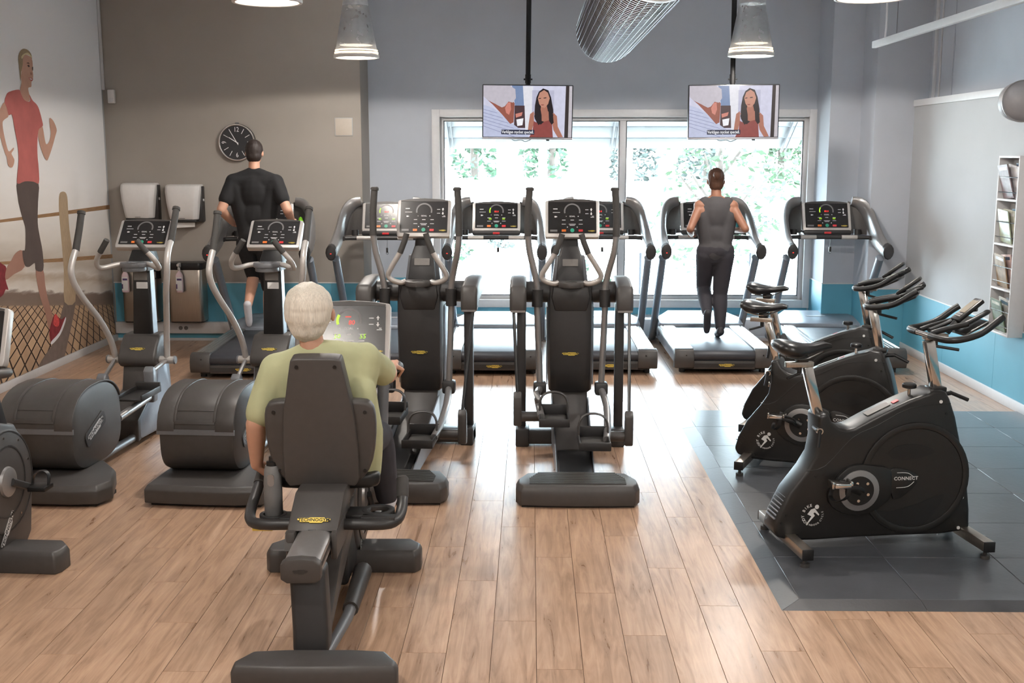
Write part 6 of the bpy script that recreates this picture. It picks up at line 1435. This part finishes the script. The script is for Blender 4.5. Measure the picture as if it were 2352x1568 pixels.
mk('bracket', [box(-0.05,0,-0.03,0.03,-0.04,0.04), tube([(-0.06,0,0),(-0.02,0,0)],0.02,10)], 'mid_grey', bs, 0.004)

# ================================================================== small belongings
pmat('lime_bottle', (130,210,40), 0.35, var=0.04); pmat('teal_bottle', (60,130,135), 0.3, var=0.04); pmat('grey_bottle', (112,112,112), 0.4, var=0.04); pmat('pink_cloth', (214,70,150), 0.8, var=0.15, scale=25)
def bottle(label, loc, h, r, m, capm):
    t = thing('drinking_bottle', label, 'bottle', loc)
    mk('flask', [lathe([(r*0.9,0),(r,0.006),(r,h*0.45),(r*0.92,h*0.52),(r,h*0.6),(r,h*0.78),(r*0.6,h*0.88)],22)], m, t)
    mk('lid', [lathe([(r*0.66,h*0.86),(r*0.66,h*0.95),(r*0.3,h*0.96),(r*0.28,h)],18)], capm, t)
    return t
bottle('lime green bottle in the cup well of the black-shirted runner\'s treadmill', (-2.37, 11.70, 1.206), 0.20, 0.029, 'lime_bottle', 'lime_bottle')
bottle('teal bottle in the cup well of the treadmill by the window', (2.15, 12.01, 1.206), 0.17, 0.029, 'teal_bottle', 'white_plastic')
gb = thing('water_bottle', 'grey water bottle standing in the seat holder of the recumbent bike', 'bottle', (-1.153, 4.90, 0.432))
mk('flask', [lathe([(0.037,0),(0.041,0.006),(0.041,0.14),(0.040,0.15),(0.041,0.16),(0.036,0.225),(0.030,0.245)],24)], 'grey_bottle', gb)
mk('lid', [lathe([(0.026,0.243),(0.026,0.262),(0.015,0.264),(0.014,0.285)],18)], 'black_plastic', gb)
mk('grip_dent', [prism(rrect(0.03,0.055,0.014,4),'y',-0.0415,-0.036)], 'silver_grey', gb)
for v in bpy.data.objects['grip_dent'].data.vertices: v.co.z += 0.185
pb = thing('sports_bag', 'small pink and black bag on the floor between two treadmills', 'bag', (2.43, 10.95, 0))
mk('bag_body', [ell((0,0,0.11),(0.075,0.16,0.11),18,12)], 'pink_cloth', pb); mk('bag_base', [box(-0.06,0.06,-0.12,0.12,0.0,0.05)], 'black_plastic', pb, 0.015)
mk('bag_strap', tube([(0,-0.1,0.19),(0,-0.07,0.27),(0,0,0.30),(0,0.07,0.27),(0,0.1,0.19)],0.008,8,k=3), 'black_plastic', pb)
# ================================================================== outside the window
pmat('dry_ground', (214,212,206), 0.9, var=0.10, scale=0.5)
pmat('bark', (60,52,46), 0.9, var=0.2, scale=6); pmat('birch_bark', (225,222,216), 0.8, var=0.2, scale=6)
pmat('leaf_green', (26,52,30), 0.7, var=0.35, scale=1.2); pmat('leaf_light', (34,54,30), 0.7, var=0.35, scale=1.2); pmat('leaf_grey', (40,48,44), 0.7, var=0.3, scale=1.2)
pmat('awning_board', (72,74,76), 0.6, var=0.02); pmat('fence_steel', (46,46,50), 0.5, metal=0.6)
def ground():
    xs = [-40+4*i for i in range(21)]; ys = [13.26,15,17,20,24,28,33,38,44,52,70,120]
    def z(x, y): return -0.35 + 0.068*max(0, min(y,42)-17)*(1.0-0.012*max(0, x)) + 0.12*math.sin(x*0.7+y*0.5)*(1 if y > 18 else 0)
    V = [(x,y,z(x,y)) for y in ys for x in xs] + [(x,y,-0.8) for y in (13.26,120) for x in (-40,40)]
    n = len(xs); F = [(j*n+i,j*n+i+1,(j+1)*n+i+1,(j+1)*n+i) for j in range(len(ys)-1) for i in range(n-1)]
    struct('ground_outside', (V[:-4], F), 'dry_ground'); return z
gz = ground()
def leaves(rng, c, r, n, size, flat=1.0):
    V = []; F = []
    for _ in range(n):
        while True:
            p = V3((rng.uniform(-1,1),rng.uniform(-1,1),rng.uniform(-1,1)))
            if p.length < 1: break
        p = p.normalized()*(p.length**0.5)
        q_ = V3((c[0]+p.x*r[0],c[1]+p.y*r[1],c[2]+p.z*r[2]))
        a = V3((rng.gauss(0,1),rng.gauss(0,1),rng.gauss(0,0.6))).normalized(); b = a.cross(V3((rng.gauss(0,1),rng.gauss(0,1),rng.gauss(0,1)))).normalized()
        s = size*rng.uniform(0.6,1.3); o = len(V)
        V += [tuple(q_-a*s), tuple(q_+b*s*0.45), tuple(q_+a*s), tuple(q_-b*s*0.45)]; F.append((o,o+1,o+2,o+3))
    return V, F
def tree(label, x, y, h, r, mat_, seed, n=700, size=0.16, bark='bark', low=0.35, group='trees beyond the window'):
    rng = random.Random(seed); z0 = gz(x,y)-0.05
    t = thing('tree', label, 'tree', (x,y,z0), 0, group)
    mk('trunk', [tube([(0,0,0),(0.05*rng.uniform(-1,1)*h*0.3,0.03,h*0.5),(0.03*h*rng.uniform(-1,1),0,h*0.9)],[0.035*h**0.8,0.022*h**0.8,0.006*h],8,k=3)] + [tube([(0,0,h*f),(r*0.6*math.cos(a),r*0.6*math.sin(a),h*(f+0.22))],[0.012*h,0.004*h],6) for f,a in ((0.3,0.4),(0.4,2.4),(0.45,4.2),(0.55,5.5),(0.35,3.4))], bark, t)
    gs = []
    for k in range(5):
        f = low + (0.95-low)*k/4
        gs.append(leaves(rng,(rng.uniform(-.25,.25)*r,rng.uniform(-.25,.25)*r,h*f),(r*(1.05-0.5*abs(f-0.55)),r*(1.0-0.5*abs(f-0.55)),h*0.20),n//5,size))
    mk('crown', gs, mat_, t)
def bush(label, x, y, r, h, mat_, seed, n=220, size=0.07):
    rng = random.Random(seed); z0 = gz(x,y)-0.03
    t = thing('bush', label, 'bush', (x,y,z0), 0, 'low bushes on the slope outside')
    mk('stems', [tube([(0,0,0),(r*0.6*math.cos(a),r*0.6*math.sin(a),h*0.8)],[0.012,0.004],5) for a in (0.3,1.9,3.3,4.8)], 'bark', t)
    mk('leafage', [leaves(rng,(0,0,h*0.6),(r,r,h*0.45),n,size)], mat_, t)
ORD = ['first','second','third','fourth','fifth','sixth','seventh','eighth']
for i, (x, h, m_) in enumerate(((-4.6,6.5,'leaf_grey'),(-2.0,7.2,'leaf_green'),(0.7,7.0,'leaf_green'),(3.4,6.8,'leaf_grey'),(6.1,7.0,'leaf_grey'),(8.8,6.6,'leaf_light'),(11.6,6.8,'leaf_grey'),(14.3,6.6,'leaf_grey'))):
    tree('%s tree from the mural side in the treeline beyond the window' % ORD[i], x, 40+(i%2)*0.6, h*0.8, 1.05, m_, 20+i, 1500, 0.15, low=0.10)
for i, (x, y, lb) in enumerate(((-0.9,35,'slender pale birch trunk below the television nearest the mural'),(0.35,34.5,'thicker pale birch trunk, second of the birches beyond the window'),(3.0,36,'pale birch trunk close to the window mullion'))):
    tree(lb, x, y, 6.0, 0.5, 'leaf_grey', 60+i, 120, 0.10, 'birch_bark', 0.7, 'birches in front of the treeline')
tree('leafy young tree on the slope behind the person running at the window', 3.1, 19.0, 3.6, 1.15, 'leaf_light', 77, 1500, 0.075, 'bark', 0.3)
for i, (x, y, r, lb) in enumerate(((-1.55,22,0.42,'low bush outside next to the window frame nearest the mural'),(-0.55,24,0.40,'low bush outside above the treadmill between the cross trainers'),(0.75,21,0.34,'low bush outside just over the middle cross trainer'),(1.95,27,0.55,'wide low bush high on the slope beside the mullion'),(1.25,18.8,0.30,'small low bush outside close to the mullion foot'),(5.3,26,0.5,'low bush outside above the corner treadmill'))):
    bush(lb, x, y, r, r*1.1, ('leaf_green','leaf_grey')[i%2], 90+i, 200, 0.06)
# chain-link fence below the window
fn = thing('wire_fence', 'low chain-link fence outside below the window', 'fence', (0, 16.6, -0.36))
for k in range(7): mk('fence_post', tube([(-3.2+1.6*k,0,0),(-3.2+1.6*k,0,0.98)],0.022,8), 'fence_steel', fn)
mk('top_wire', tube([(-3.2,0,0.95),(6.4,0,0.95)],0.006,6), 'fence_steel', fn)
wv = []
for k in range(-8, 81):
    x0 = -3.2+0.12*k
    for s in (-1, 1):
        a = (x0,0.006*s,0.05); b = (x0+s*0.9*0.9,0.006*s,0.95)
        if min(a[0],b[0]) < -3.25 or max(a[0],b[0]) > 6.45: continue
        wv.append(tube([a,b],0.0025,4))
mk('wire_mesh', wv, 'fence_steel', fn, kind='stuff')
# slatted awning over the window
aw = thing('awning', 'white slatted awning folded down outside the window top', 'awning', (1.04, 13.26, 2.2))
for k in range(4):
    y0, z0 = 0.10+0.24*k, 0.42-0.13*k
    mk('awning_board', loft([[(-2.25,y0,z0),(2.25,y0,z0),(2.25,y0+0.012,z0+0.02),(-2.25,y0+0.012,z0+0.02)],[(-2.25,y0+0.225,z0-0.120),(2.25,y0+0.225,z0-0.120),(2.25,y0+0.237,z0-0.100),(-2.25,y0+0.237,z0-0.100)]]), 'awning_board', aw, 0.003)
for x in (-2.05, -0.05, 2.05): mk('awning_arm', [tube([(x,0.0,0.44),(x,1.05,-0.13)],0.016,8), tube([(x+0.05,0.0,0.44),(x+0.05,1.05,-0.13)],0.010,8)], 'fence_steel', aw)
